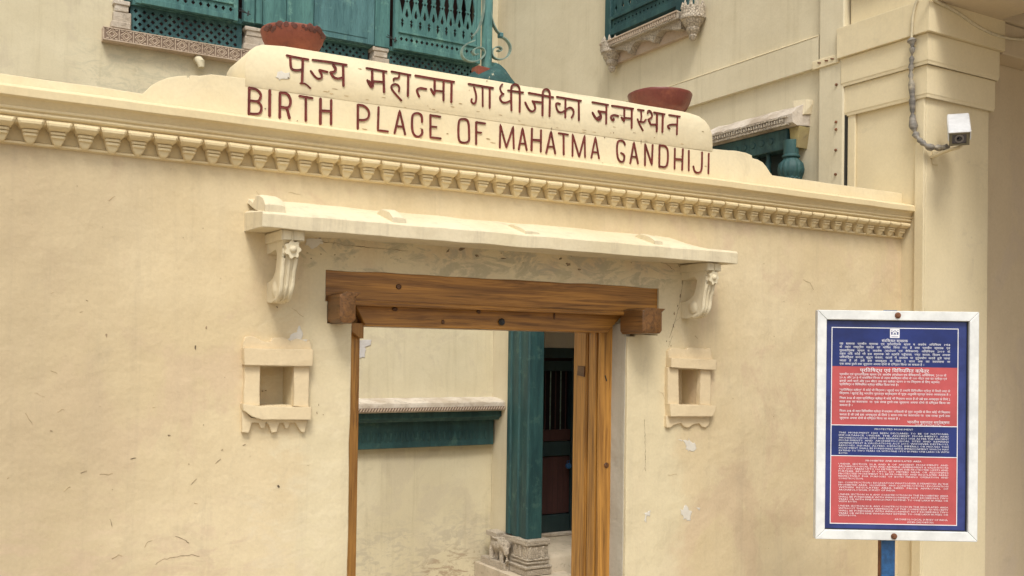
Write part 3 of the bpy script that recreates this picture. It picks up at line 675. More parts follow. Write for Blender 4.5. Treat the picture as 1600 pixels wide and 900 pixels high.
# ------------------------------------------------------------------ lamp standard on the parapet
lp = thing('iron_lamp_standard', (1.925, .14, 2.68), 'green lamp post with wrought iron scrolls on a rounded green mound behind the lettered parapet', 'lamp post')
q = MB().box(1.86, 1.91, .10, .16, 2.70, 2.765); q.jitter(.012, 30); q.build('brick_lump', M_TERRA, lp)
q = MB(); q.lathe([(.108, -.06), (.107, .0), (.102, .026), (.084, .046), (.060, .062), (.034, .078), (.022, .09), (.002, .092)], (1.948, .15, 2.70), 26)
q.v = [Vector((p.x+.0, p.y, p.z - max(0, p.x-1.95)*.25)) for p in q.v]; q.jitter(.020, 16, 3); q.jitter(.008, 45, 5)
q.build('base_mound', M_MOUND, lp, smooth=True, angle=60)
q = MB(); q.lathe([(.019, 0), (.019, .02), (.021, .03), (.0215, .20), (.022, .30), (.018, .325), (.032, .345), (.036, .36), (.030, .40), (.02, .42), (.02, .9)], (1.915, .14, 2.75), 14); q.build('post', M_TEAL, lp, smooth=True)
def iron(pts, name='scroll'):
    P3 = cat_chaikin([WY(600+x/6.154, y/6.154, .13) for x, y in pts], 2); q = MB()
    secs = []
    for i, p in enumerate(P3):
        d = (P3[min(i+1, len(P3)-1)]-P3[max(i-1, 0)]).normalized(); n_ = Vector((-d.z, 0, d.x)); yy = Vector((0, .009, 0))
        secs.append([p-n_*.002-yy, p+n_*.002-yy, p+n_*.002+yy, p-n_*.002+yy])
    q.loft(secs).build(name, M_IRON, lp)
iron([(955, -120), (962, 60), (945, 180), (905, 290), (850, 350)])
iron([(870, 390), (790, 420), (742, 480), (752, 560), (830, 600), (920, 580), (975, 520), (950, 460), (890, 455), (850, 490), (865, 530), (905, 520)])
iron([(1010, -120), (1015, 60), (1035, 200), (1075, 290), (1120, 335)])
iron([(1110, 350), (1180, 380), (1222, 460), (1190, 550), (1110, 580), (1040, 550), (1035, 480), (1085, 445), (1130, 465), (1120, 498), (1090, 485)])
c = WY(600+1120/6.154, 340/6.154, .13); q = MB().box(c.x-.008, c.x+.008, .118, .142, c.z-.009, c.z+.009); q.build('collar', M_TEALB, lp, bev=.002)

# ------------------------------------------------------------------ courtyard house behind the gateway
YB = 4.097
house = thing('courtyard_house', (3, 4.3, -.15), 'cream house round the courtyard with carved teal shutters and stone sills above the gateway', 'house')
# rear wall with a wide window opening
def rearwall():
    holes = [(1.20, 3.99, 3.87, 5.4)]
    q = slabholes(-6, XP+.0, -.4, 6.0, holes, YB, YB+.35, .25); q.v = [p+Vector((0, nz(p, 1.2)*.01 if p.y < YB+.1 else 0, 0)) for p in q.v]
    return q.build('rear_wall', M_REAR, house, smooth=True)
rearwall()
MB().box(3.975, 3.989, YB+.03, YB+.35, 3.87, 5.4).build('unlit_window_lining', M_MAROON, house)  # added dark sheet: the room's darkness painted over the cream jamb
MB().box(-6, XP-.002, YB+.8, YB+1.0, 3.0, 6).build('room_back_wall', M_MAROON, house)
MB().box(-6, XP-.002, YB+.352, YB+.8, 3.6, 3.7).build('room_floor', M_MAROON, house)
MB().box(-6, 8, YB-.0+.36, YB+1.2, 6.0, 6.1).build('roof', M_REAR, house)
# carved sill of the rear window
def sill(x0, x1, z0, z1, y):
    s_ = MB().box(x0, x1, y, YB+.02, z0, z1); s_.jitter(.002, 20)
    root = s_.build('window_sill', M_STONE, house, bev=.003)
    n = int(round((x1-x0-.02)/.0930)); cell = (x1-x0-.02)/n
    q = MB(); zc = (z0+z1)/2; h = (z1-z0)*.40; d = y-.004
    for i in range(n):
        cx = x0+.01+cell*(i+.5)
        for r, w in ((.95, .0045), (.55, .005)):
            L = [(cx-h*r, zc), (cx, zc+h*r), (cx+h*r, zc), (cx, zc-h*r)]
            for k in range(4):
                a, b_ = L[k], L[(k+1) % 4]; q.tube([(a[0], y-.001, a[1]), ((a[0]+b_[0])/2, y-.001, (a[1]+b_[1])/2), (b_[0], y-.001, b_[1])], w, 4)
        for sx in (-1, 1):
            for sz in (-1, 1):
                q.box(cx+sx*h*.75-.009, cx+sx*h*.75+.009, y-.005, y+.002, zc+sz*h*.8-.004, zc+sz*h*.8+.004)
        q.box(cx+cell/2-.003, cx+cell/2+.003, y-.006, y+.002, z0+.01, z1-.01)
    q.box(x0+.003, x1-.003, y-.006, y+.002, z1-.010, z1-.002); q.box(x0+.003, x1-.003, y-.006, y+.002, z0+.002, z0+.010)
    q.build('carving', M_STONE, root)
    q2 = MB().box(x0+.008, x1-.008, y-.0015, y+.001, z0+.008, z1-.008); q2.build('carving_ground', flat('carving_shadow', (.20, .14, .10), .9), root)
sill(1.06, 4.0, 3.755, 3.85, YB-.07)
def lblock(x0, x1, z0, z1, steps):
    q = MB()
    if steps:
        q.box(x0+.012, x1, YB-.055, YB+.05, z0, (z0+z1)/2+.02); q.box(x0, x1-.004, YB-.065, YB+.05, z0, z0+.045); q.box(x0+.02, x1-.02, YB-.06, YB+.05, (z0+z1)/2+.02, z1-.012); q.box(x0+.008, x1-.012, YB-.068, YB+.05, z1-.03, z1)
    q.jitter(.004, 20, 1)
    return q.build('stone_block', M_WSTONE, house, bev=.004)
for a, b_ in ((1.115, 1.245), (2.03, 2.19), (3.045, 3.20)): lblock(a, b_, 3.856, 4.05 if a < 2 or a > 3 else 4.03, True)
c = WY(310, 97, YB-.05); q = MB(); q.tube([(c.x, YB+.01, c.z+.03), (c.x, YB-.05, c.z+.02), (c.x+.01, YB-.075, c.z-.005), (c.x+.015, YB-.078, c.z-.045)], [.028, .03, .03, .022], 12); q.build('rain_spout', M_REAR, house, smooth=True)
# timber panels
def dia(cx, cz, r, rz=None): rz = rz or r; return [(cx, cz-rz), (cx+r, cz), (cx, cz+rz), (cx-r, cz)]
def circ(cx, cz, r, n=10): return [(cx+r*math.cos(2*math.pi*k/n+.3), cz+r*math.sin(2*math.pi*k/n+.3)) for k in range(n)]
def lattice(x0, x1, z0, z1, y, p, r, par=None, mat=None, name='lattice_panel'):
    hs_ = []; j = 0; z = z0+p*.55
    while z < z1-r-.004:
        x = x0+p*.6+(p/2 if j % 2 else 0)
        while x < x1-r-.004: hs_.append(dia(x, z, r)); x += p
        z += p/2*1.02; j += 1
    q = MB().prism(R(x0, x1, z0, z1), lambda u, v, t: Vector((u, y+.012*t, v)), hs_)
    return q.build(name, mat or M_TEALB, par or house)
lattice(1.245, 2.03, 3.80, 4.045, YB-.01, .0585, .0155)
lattice(2.19, 3.045, 3.80, 4.05, YB+.02, .056, .0135)
lattice(3.20, 4.00, 3.80, 4.05, YB-.01, .056, .0135)
MB().box(1.20, 4.02, YB-.03, YB+.10, 4.045, 4.085).build('window_rail', M_TEAL, house, bev=.004)
MB().box(1.20, 1.245, YB-.05, YB+.10, 4.06, 5.4).build('window_post', M_TEAL, house, bev=.004)
# left shutter, hung slightly proud
YS = YB-.11
def shutter(x0, x1, z0, z1, railh, holes, fret, y=YS, name='shutter'):
    fw = .035; q = MB()
    q.box(x0, x0+fw, y-.012, y+.025, z0-.004, z1); q.box(x1-fw, x1, y-.012, y+.025, z0-.004, z1)
    q.box(x0+fw+.001, x1-fw-.001, y-.010, y+.025, z0, z0+.04); q.box(x0+fw+.001, x1-fw-.001, y-.014, y+.025, z0+railh, z0+railh+.016)
    root = q.build(name, M_TEAL, house, bev=.002)
    hs_ = [dia(x0+fw+.03+holes*i, z0+.04+(railh-.04)*.5, .0145, .0175) for i in range(int((x1-x0-2*fw-.04)/holes)+1)]
    q = MB().prism(R(x0+fw-.004, x1-fw+.004, z0+.038, z0+railh+.002), lambda u, v, t: Vector((u, y-.002+.012*t, v)), hs_); q.build('pierced_rail', M_TEAL, root)
    if fret:
        hs_ = []; n = int((x1-x0-2*fw)/.074); p = (x1-x0-2*fw)/n; zb = z0+railh+.03
        for i in range(n):
            cx = x0+fw+p*(i+.5)
            # cross-shaped slots, drops above and tall wedges between
            cz = zb+.055
            hs_.append([(cx+.0, cz-.040), (cx+.010, cz-.012), (cx+.006, cz-.008), (cx+.015, cz-.002), (cx+.006, cz+.006), (cx+.007, cz+.016), (cx+.014, cz+.022), (cx+.006, cz+.030), (cx, cz+.042), (cx-.006, cz+.030), (cx-.014, cz+.022), (cx-.007, cz+.016), (cx-.006, cz+.006), (cx-.015, cz-.002), (cx-.006, cz-.008), (cx-.010, cz-.012)])
            if i < n-1:
                dx = cx+p/2; dz = zb+.135
                hs_.append([(dx, dz-.030), (dx+.010, dz-.022), (dx+.014, dz-.008), (dx+.010, dz+.008), (dx+.002, dz+.040), (dx-.002, dz+.040), (dx-.010, dz+.008), (dx-.014, dz-.008), (dx-.010, dz-.022)])
                hs_.append(dia(dx, zb+.235, .010, .012))
            tz = zb+.125
            hs_.append([(cx, tz), (cx+.024, tz+.110), (cx+.015, tz+.124), (cx+.024, tz+.138), (cx, tz+.29), (cx-.024, tz+.138), (cx-.015, tz+.124), (cx-.024, tz+.110)])
        q = MB().prism(R(x0+fw-.003, x1-fw+.003, z0+railh+.012, zb+.50), lambda u, v, t: Vector((u, y+.004+.012*t, v)), hs_); q.build('fretwork', M_TEAL, root); MB().box(x0+fw, x1-fw, y, y+.02, zb+.501, 5.3).build('top_panel', M_TEAL, root, bev=.002); z1 = 5.3
    return root
shutter(1.262, 1.968, 4.035, 5.3, .110, .0535, True, YB-.12)
shutter(3.205, 3.985, 4.045, 5.3, .130, .0455, True, YB-.12)
# plank door leaf in the middle, and its plain panelled neighbour
leaf = MB().box(2.02, 3.19, YB-.055, YB-.030, 4.052, 5.3).build('door_leaf', M_TEALB, house, bev=.002)
px = [2.028, 2.10, 2.145, 2.33, 2.545, 2.60]
for a, b_, dd in ((2.024, 2.105, .018), (2.112, 2.160, .028), (2.166, 2.345, .014), (2.351, 2.560, .014)):
    MB().box(a, b_, YB-.055-dd, YB-.056, 4.056+.003*dd, 5.3).build('plank', M_TEAL, leaf, bev=.002)
MB().box(2.568, 3.060, YB-.069, YB-.056, 4.056, 5.3).build('plank', M_TEALB, leaf, bev=.002)
MB().box(2.60, 3.00, YB-.073, YB-.0695, 4.10, 5.3).build('raised_field', M_TEALB, leaf, bev=.002)
MB().box(3.066, 3.190, YB-.075, YB-.056, 4.052, 5.3).build('plank', M_TEAL, leaf, bev=.002)
for hx, hz in ((2.005, 4.10), (3.175, 4.11)):
    q = MB(); q.tube([(hx-.04, YB-.135, hz+.01), (hx+.05, YB-.14, hz-.006)], .004, 6); q.tube([(hx+.03, YB-.14, hz-.02), (hx+.036, YB-.14, hz+.016)], .006, 6); q.tube([(hx-.03, YB-.13, hz+.03), (hx+.02, YB-.14, hz)], .003, 6); q.build('shutter_hook', M_BLACK, house)

# wing wall on the right (runs back at right angles to the gateway)
def wing():
    q = slabholes(.50, YB+.4, -.4, 6.0, [(2.3, 3.81, -.3, 2.35), (1.60, 2.46, 3.84, 4.9), (.72, 1.45, 1.2, 2.93)], 0, .30, .2)
    # turn the XZ slab into the YZ plane
    q.v = [Vector((XP+p.y+(nz((0, p.x, p.z), 1.2)*.008 if p.y < .1 else 0), p.x, p.z)) for p in q.v]
    return q.build('wing_wall', M_WING, house, smooth=True)
wing()
MB().box(XP+.31, XP+.34, .5, YB, 2.5, 6).build('wing_inner_wall', M_MAROON, house)
MB().box(XP+.302, XP+2.6, .5, YB+.5, 2.42, 2.5).build('veranda_ceiling', M_WING, house)
MB().box(XP+2.0, XP+2.1, .5, YB+.5, -.15, 2.42).build('veranda_end_wall', M_WING, house)
MB().box(XP+.02, XP+2.0, YB+.12, YB+.3, -.15, 2.42).build('veranda_back_wall', M_WING, house)
q = MB().prism([(-.028, 3.227), (.01, 3.227), (.01, 3.41), (-.022, 3.402), (-.028, 3.395)], lambda u, v, t: Vector((XP+u, .52+t*(YB-.51), v))); q.build('string_course', M_WING, house)
q = MB().prism([(-.0295, 3.3975), (.0, 3.3975), (.0, 3.408), (-.02, 3.4075), (-.0285, 3.4035)], lambda u, v, t: Vector((XP+u, .521+t*(YB-.512), v))); q.jitter(.002, 15); q.build('string_course_edge', M_PILL, house)
# rain-water pilaster strip with a joint beside the pillar
MB().box(XP-.032, XP+.2, .342, .512, 0, 6).build('pilaster_strip', M_WING, house, bev=.006)
q = MB().box(XP-.042, XP-.03, .37, .55, 3.215, 3.262); q.build('iron_strap', M_PILL, house, bev=.002)
q = MB()
for z in (2.62, 2.75, 2.86, 2.90, 3.10): MB().lathe([(.008, 0), (.007, .006), (.002, .009)], (XP-.035, .385, z), 8, Matrix.Rotation(rad(-90), 4, 'Y').to_3x3()).build('rusty_fixing', M_RUST, house)
for y in (.41, .45, .50): MB().tube([(XP-.044, y-.012, 3.240), (XP-.044, y+.008, 3.246)], .004, 5).build('rusty_fixing', M_RUST, house)
MB().box(XP-.020, XP+.2, .3305, .3415, 0, 2.93).build('joint_gap', M_BLACK, house)

# wing window, upper right
XW = XP-.03
ww = thing('wing_window', (XP, 2.0, 3.84), 'small green shuttered window on a carved stone sill, high on the right wing wall', 'window')
def yz(poly, x0, x1, holes=()): return MB().prism(poly, lambda u, v, t: Vector((x0+(x1-x0)*t, u, v)), holes)
yz(R(1.62, 2.44, 3.90, 3.945), XP-.045, XP+.0).build('bottom_rail', M_GREEN, ww, bev=.002)
yz(R(2.41, 2.475, 3.86, 4.9), XP-.05, XP+.05).build('frame_post', M_GREEN, ww, bev=.003); yz(R(1.575, 1.70, 3.86, 4.9), XP-.05, XP+.05).build('frame_post', M_GREEN, ww, bev=.003)
hs_ = [circ(1.76+.041*i, 3.975, .008, 8) for i in range(16)]
yz(R(1.705, 2.405, 3.9455, 4.005), XP-.035, XP-.020, hs_).build('pierced_rail', M_GREEN, ww)
yz(R(1.705, 2.405, 4.006, 4.03), XP-.05, XP-.015).build('mid_rail', M_GREEN, ww, bev=.002)
hs_ = []
for i in range(9):
    cx = 1.745+.078*i
    hs_.append([(cx, 4.055), (cx+.014, 4.085), (cx+.006, 4.10), (cx, 4.13), (cx-.006, 4.10), (cx-.014, 4.085)]); hs_.append([(cx+.039, 4.14), (cx+.052, 4.17), (cx+.039, 4.23), (cx+.026, 4.17)])
yz(R(1.705, 2.405, 4.0305, 4.5), XP-.030, XP-.016, hs_).build('fretwork', M_GREEN, ww)
# carved sill: slab, scalloped apron, turned pendants
sb = yz(R(1.60, 2.44, 3.782, 3.832), XP-.115, XP+.02); sb.jitter(.002, 20); sr = sb.build('stone_sill', M_CARVE, ww, bev=.003)
q = MB()
for i in range(34): y = 1.62+.024*i; q.box(XP-.121, XP-.112, y, y+.012, 3.797, 3.822)
q.box(XP-.124, XP-.11, 1.60, 2.44, 3.824, 3.834); q.build('billet_moulding', M_STONE, sr)
ap = [(1.60, 3.785), (2.44, 3.785), (2.44, 3.735)]
for a, b_, dp in ((2.40, 2.14, .075), (2.14, 1.88, .07), (1.88, 1.62, .06)):
    ap += [(a, 3.785-dp-.02), (a-.03, 3.745), (a-.07, 3.765), ((a+b_)/2, 3.758), (b_+.08, 3.742), (b_+.03, 3.725)]
ap += [(1.60, 3.72)]
q = yz(ap, XP-.085, XP-.03); q.jitter(.003, 30); q.build('scalloped_apron', M_CARVE, sr)
yz(R(1.60, 2.44, 3.69, 3.783), XP-.03, XP+.01).build('sill_backing', M_STONE, sr)
for y in (2.375, 1.52):
    q = MB().lathe([(.012, -.175), (.020, -.165), (.028, -.150), (.022, -.140), (.040, -.120), (.046, -.105), (.040, -.098), (.060, -.072), (.070, -.050), (.080, -.045), (.082, -.035), (.078, -.025), (.076, .030), (.05, .035)], (XP-.055, y, 3.805), 14)
    for k in range(10):
        a = 2*math.pi*k/10; q.lathe([(.014, 0), (.010, .025), (.002, .045)], (XP-.055+.066*math.cos(a), y+.066*math.sin(a), 3.83), 6)
    q.jitter(.003, 40); q.build('pendant', M_CARVE, sr)

# window hood in the wing with turned columns, half hidden by the parapet
wh = thing('stone_window_hood', (XP, 1.0, 2.9), 'chipped stone window hood over a green turned column behind the right parapet end', 'window hood')
q = MB(); secs = []
for i in range(31):
    y = .60+(1.60-.60)*i/30; k = nz((0, y, 0), 12)*.012; k2 = nz((0, y, 3), 18)*.01
    top = 3.045 if y > .66 else 3.045
    secs.append([Vector((XP+.02, y, 2.925)), Vector((XP-.10, y, 2.915)), Vector((XP-.135, y, 2.928)), Vector((XP-.140+k2*.5, y, 2.975+k2)), Vector((XP-.10, y, 3.01+k)), Vector((XP-.03, y, top+k)), Vector((XP+.02, y, top+.012+k))])
slab = q.loft(secs).build('hood_slab', M_HSTONE, wh, smooth=True, angle=35)
q = MB()
for i in range(46): y = .66+.020*i; q.box(XP-.146, XP-.132, y, y+.010, 2.937, 2.957)
q.box(XP-.147, XP-.13, .63, 1.60, 2.960, 2.968); q.box(XP-.142, XP-.12, .63, 1.60, 2.920, 2.932); q.build('dentil_row', M_CARVE, slab, kind='stuff')
q = MB().box(XP-.06, XP+.01, .585, .66, 2.985, 3.06); q.jitter(.02, 20); q.build('plaster_lump', M_WHITE, wh)
yz(R(.68, 1.60, 2.80, 2.914), XP-.095, XP-.01).build('green_lintel', M_GREEN, wh, bev=.004)
q = MB()
for i in range(12): MB().lathe([(.02, 0), (.016, .004)], (XP-.096, .80+.07*i, 2.86), 8, Matrix.Rotation(rad(-90), 4, 'Y').to_3x3()).build('lintel_boss', M_GREEN, wh)
q = MB().lathe([(.030, -.30), (.031, -.20), (.040, -.17), (.043, -.15), (.056, -.12), (.058, -.115), (.054, -.11), (.0645, -.085), (.066, -.08), (.068, -.06), (.062, -.03), (.045, -.012), (.040, .0), (.050, .006), (.050, .014), (.042, .02), (.042, .10)], (0, 0, 0), 60)
for p in q.v:                       # gadrooned belly and scalloped waist
    a = math.atan2(p.y, p.x)
    if -.16 < p.z < -.012: k = 1+.09*abs(math.sin(a*7)); p.x *= k; p.y *= k
    if -.121 < p.z < -.105: p.z += .006*math.cos(a*14)
q.v = [p+Vector((XP-.075, .665, 2.745)) for p in q.v]
q.build('turned_column', M_GREEN, wh, smooth=True, angle=35)
for y in (.86, .95, 1.04, 1.13):
    MB().lathe([(.012, -.30), (.013, -.12), (.022, -.10), (.012, -.08), (.018, -.05), (.012, -.03), (.016, .0)], (XP-.05, y, 2.80), 12).build('baluster', M_GREEN, wh, smooth=True)
yz([(.62, 2.80), (.66, 2.80), (.675, 2.915), (.60, 2.915)], XP-.08, XP).build('gilded_bracket', stone('ochre_stone', (.42, .34, .14), (.30, .24, .12), 30), wh)
MB().box(XP+.05, XP+.06, .72, 1.45, 1.2, 2.93).build('dark_shutter', M_DARKG, wh)

# ground-floor ledge with green lintel seen through the door
ld = thing('ledge_lintel', (3.5, YB, 1.1), 'whitewashed stone ledge over a dark green timber lintel, seen through the doorway', 'ledge')
secs = []
for i in range(41):
    x = 2.2+(XP-.004-2.2)*i/40; k = nz((x, 0, 0), 9)*.014; k2 = nz((x, 4, 0), 22)*.006
    secs.append([Vector((x, YB+.02, 1.163)), Vector((x, YB-.215, 1.160)), Vector((x, YB-.222, 1.166)), Vector((x, YB-.224, 1.205)), Vector((x, YB-.218+k2, 1.232+k2)), Vector((x, YB-.18, 1.245+k)), Vector((x, YB-.08, 1.262+k)), Vector((x, YB+.02, 1.265))])
o = MB().loft(secs).build('stone_ledge', M_WSTONE, ld, smooth=True, angle=35)
q = MB(); x = 2.3
while x < XP-.02:
    q.add([(x, YB-.227, 1.170), (x+.012, YB-.227, 1.170), (x+.026, YB-.227, 1.196), (x+.014, YB-.227, 1.196), (x, YB-.22, 1.170), (x+.012, YB-.22, 1.170), (x+.026, YB-.22, 1.196), (x+.014, YB-.22, 1.196)], [(0, 1, 2, 3), (0, 4, 5, 1), (1, 5, 6, 2), (2, 6, 7, 3), (3, 7, 4, 0)]); x += .024
q.build('rope_moulding', M_STONE, o, kind='stuff')
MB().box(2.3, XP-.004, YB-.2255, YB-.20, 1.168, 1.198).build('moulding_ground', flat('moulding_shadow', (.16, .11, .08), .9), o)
q = MB().prism([(-.165, 1.158), (.01, 1.158), (.01, 1.078), (-.12, 1.078), (-.135, 1.095), (-.165, 1.110)], lambda u, v, t: Vector((2.2+t*(XP-.006-2.2), YB+u, v))); q.build('green_cornice', M_GREEN, ld)
MB().box(2.2, XP-.022, YB-.065, YB+.01, .865, 1.077).build('green_lintel', M_GREEN, ld, bev=.003)
q = MB(); x = 2.35
while x < XP-.06:
    q.lathe([(.016, 0), (.014, .004), (.004, .006)], (x, YB-.066, .955), 8, Matrix.Rotation(rad(90), 4, 'X').to_3x3()); q.v[-24:] = [Vector((p.x, p.y, .955+(p.z-.955)*2.6)) for p in q.v[-24:]]; x += .048
q.build('reeded_band', M_GREEN, ld, kind='stuff')
q = MB().prism(dens([pz(561, 531, YB-.004), pz(580, 530, YB), pz(579, 540, YB), pz(571, 542, YB), pz(569, 558, YB), pz(561, 560, YB)], .02), lambda u, v, t: Vector((u+nz((u, 0, v), 30)*.018, YB-.0035+nz((u, YB, v), 1.2)*.01+t*.01, v+nz((u, 0, v), 30, 3)*.018))); q.build('repair_patch', plaster('lilac_repair', (.58, .56, .55), (.52, .50, .49)), house)

# veranda column and its carved base
vc = thing('veranda_column', (4.3, 3.65, -.12), 'dark green painted square column on a carved stone base, seen through the doorway', 'column')
q = MB()
pl = [(4.190, 3.472), (4.202, 3.461), (4.330, 3.461), (4.340, 3.472), (4.340, 3.80), (4.200, 3.80), (4.190, 3.79), (4.190, 3.745), (4.202, 3.735), (4.202, 3.69), (4.186, 3.68), (4.186, 3.61), (4.200, 3.60), (4.200, 3.55), (4.190, 3.54)]
secs = [[Vector((x, y, z)) for x, y in pl] for z in (.16, .6, 1.0, 1.4, 1.8, 2.35)]
q.loft(secs).build('shaft', M_GREEN, vc, bev=.002)
bs = MB(); bs.box(4.165, 4.362, 3.405, 3.63, -.05, .145); bs.box(4.152, 4.374, 3.392, 3.645, .118, .160); bs.box(4.156, 4.370, 3.396, 3.640, .000, .014); bs.box(4.148, 4.380, 3.388, 3.648, -.117, -.062); bs.box(4.140, 4.386, 3.380, 3.654, -.062, -.044); bs.box(4.158, 4.368, 3.398, 3.638, -.028, -.012)
for k in range(3): bs.box(4.158, 4.168, 3.425+k*.068, 3.452+k*.068, .018, .110); bs.box(4.182+k*.06, 4.206+k*.06, 3.398, 3.407, .018, .110)
bs.jitter(.005, 22, 2)
bo = bs.build('carved_base', M_CARVE, vc, bev=.003)
pb = MB(); pb.box(4.185, 4.30, 3.646, 4.03, -.06, .15); pb.box(4.105, 4.30, 3.655, 4.05, -.125, -.062); pb.box(4.12, 4.26, 3.82, 3.99, .118, .158); pb.jitter(.004, 20, 3); pb.build('panel', M_CARVE, bo, bev=.003)
# elephant in relief, head towards the near corner of the base
el = MB(); EY = -.225
def ell(c, r, seg=12):
    c = Vector(c)+Vector((0, EY, -.012)); secs = []
    for i in range(1, 8):
        a = math.pi*i/8; secs.append([c+Vector((r[0]*math.sin(a)*math.cos(2*math.pi*k/seg), r[1]*math.cos(a), r[2]*math.sin(a)*math.sin(2*math.pi*k/seg))) for k in range(seg)])
    el.loft(secs)
def etube(p, r): el.tube([Vector(q)+Vector((0, EY, -.012)) for q in p], r, 8)
ell((4.150, 4.05, .070), (.045, .125, .055)); ell((4.135, 3.93, .085), (.044, .062, .052)); ell((4.12, 3.985, .080), (.03, .034, .045))
etube([(4.12, 3.882, .075), (4.112, 3.862, .03), (4.116, 3.858, -.02), (4.125, 3.874, -.055)], [.028, .021, .015, .011])
for y in (3.955, 4.125): etube([(4.135, y, .05), (4.126, y, .0), (4.122, y-.006, -.040), (4.122, y-.01, -.055)], [.030, .024, .020, .024])
for y in (4.005, 4.085): etube([(4.165, y, .05), (4.162, y, .0), (4.160, y, -.055)], [.024, .020, .019])
etube([(4.17, 4.170, .08), (4.155, 4.178, .02), (4.158, 4.165, -.02)], [.009, .007, .007])
el.box(4.11, 4.19, 3.775, 3.885, .105, .125)
eo = el.build('elephant', M_CARVE, bo, smooth=True)
md = eo.modifiers.new('fuse', 'REMESH'); md.mode = 'VOXEL'; md.voxel_size = .006; md.use_smooth_shade = True
# plinth and step
st = thing('veranda_step', (4.4, 3.6, -.15), 'worn cream stone step below the barred veranda door', 'step')
q = MB().box(4.07, 4.55, 3.30, 4.09, -.33, -.120); q.jitter(.004, 8); q.build('plinth', M_CONC, st, bev=.004)
secs = []
for i in range(13):
    x = 4.39+(5.6-4.39)*i/12
    secs.append([Vector((x, 3.46+nz((x, 0, 0), 6)*.01, -.33)), Vector((x, 3.45+nz((x, 0, 1), 6)*.01, -.02)), Vector((x, 3.48, .012)), Vector((x, 3.56, .025)), Vector((x, YB+.10, .030)), Vector((x, YB+.10, -.33))])
MB().loft(secs).build('tread', M_CONC, st, smooth=True, angle=50)
q = MB().box(4.37, 5.6, YB-.04, YB+.11, .031, .062); q.jitter(.012, 12); q.build('sill_stone', M_WSTONE, st, bev=.004)
# barred door
bd = thing('barred_door', (4.9, YB, .06), 'dark maroon and black green door with iron bars, behind the green column', 'door')
def fp(x0, x1, z0, z1, d0=.0, d1=.05): return MB().box(x0, x1, YB+d0, YB+d1, z0, z1)
fp(4.37, 5.55, 1.60, 1.69, -.03, .10).build('top_frame', M_DARKG, bd, bev=.003); fp(4.37, 5.55, 1.485, 1.575, .0, .05).build('top_rail', M_DARKG, bd, bev=.003)
fp(4.37, 5.55, 1.575, 1.60, .03, .04).build('rebate', M_MAROON, bd)
fp(4.37, 4.74, .065, 1.60, .0, .06).build('stile', M_DARKG, bd, bev=.003); fp(5.035, 5.55, .065, 1.60, -.012, .06).build('stile', M_DARKG, bd, bev=.003)
fp(4.74, 5.035, .735, .860, .0, .05).build('lock_rail', M_DARKG, bd, bev=.003); fp(4.74, 5.035, .065, .215, .0, .05).build('bottom_rail', M_DARKG, bd, bev=.003)
fp(4.74, 5.035, .866, .965, .01, .045).build('panel_band', M_MAROON, bd); fp(4.74, 5.035, .222, .728, .015, .045).build('lower_panel', M_MAROON, bd, bev=.002)
for k in range(5):
    x = 4.77+.0545*k; MB().tube([(x, YB+.02, .96), (x, YB+.02, 1.49)], .0055, 8).build('bar', M_IRON if k % 2 else M_MAROON, bd, smooth=True)
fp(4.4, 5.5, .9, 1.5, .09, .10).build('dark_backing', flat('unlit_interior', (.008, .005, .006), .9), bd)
for k in range(4): fp(4.80+.055*k, 4.8015+.055*k, .225, .726, .0135, .016).build('plank_joint', M_BLACK, bd)
q = MB(); c = WY(888, 728, YB-.04); q.lathe([(.022, -.012), (.026, -.008), (.026, .008), (.022, .012)], c, 16, Matrix.Rotation(rad(90), 4, 'X').to_3x3()); q.tube([c+Vector((-.014, 0, .02)), c+Vector((-.012, 0, .045)), c+Vector((.012, 0, .045)), c+Vector((.014, 0, .02))], .004, 6)
q.build('padlock', M_BLUEP, bd, smooth=True)
lw = MB().box(XP+.30, XP+2.0, YB-.02, YB+.12, 1.69, 2.42); lw.build('door_head_wall', plaster('head_wall_plaster', (.55, .50, .42), (.50, .45, .37)), house)
q = MB(); c = WZ(897, 862, .02); c = Vector((c.x, c.y, -.02))
# ------------------------------------------------------------------ street pillar with stepped capital
pil = thing('street_pillar', (4.47, .1, 0), 'square cream pillar with stepped capital at the right end of the gateway wall', 'pillar')
PX0, PX1, PY0, PY1 = XP-.0, 4.727, -.141, .33
MB().box(PX0+.004, PX1, PY0, PY1, 0, 6).build('shaft', M_PILL, pil, bev=.004)
# raised border of the left face (panel between)
q = MB(); q.box(PX0-.012, PX0+.004, PY0+.0005, PY0+.055, 0, 2.93); q.box(PX0-.012, PX0+.004, PY1-.05, PY1-.0005, 0, 2.93); q.build('panel_border', M_PILL, pil, bev=.003)
def band(z0, z1, o, roll=True):
    q = MB(); secs = []
    pr = [(0, z0+.016), (o-.014, z0+.016), (o-.012, z0+.0), (o-.004, z0-.004), (o-.002, z0+.012), (o, z0+.016), (o, z1-.003), (o-.004, z1), (0, z1)] if roll else [(0, z0), (o, z0), (o, z1), (0, z1)]
    for (sx, sy, cx, cy) in ((-1, 1, PX0, PY1), (-1, -1, PX0, PY0), (1, -1, PX1, PY0), (1, 1, PX1, PY1)):
        secs.append([Vector((cx+sx*(d+.001), cy+sy*(d if sy < 0 else d*.8), z)) for d, z in pr])
    secs.append(secs[0]); q.loft(secs, cap=False)
    return q.build('capital_band', M_PILL, pil, smooth=False)
band(2.925, 3.083, .020); band(3.083, 3.232, .034); band(3.232, 3.392, .052, False)
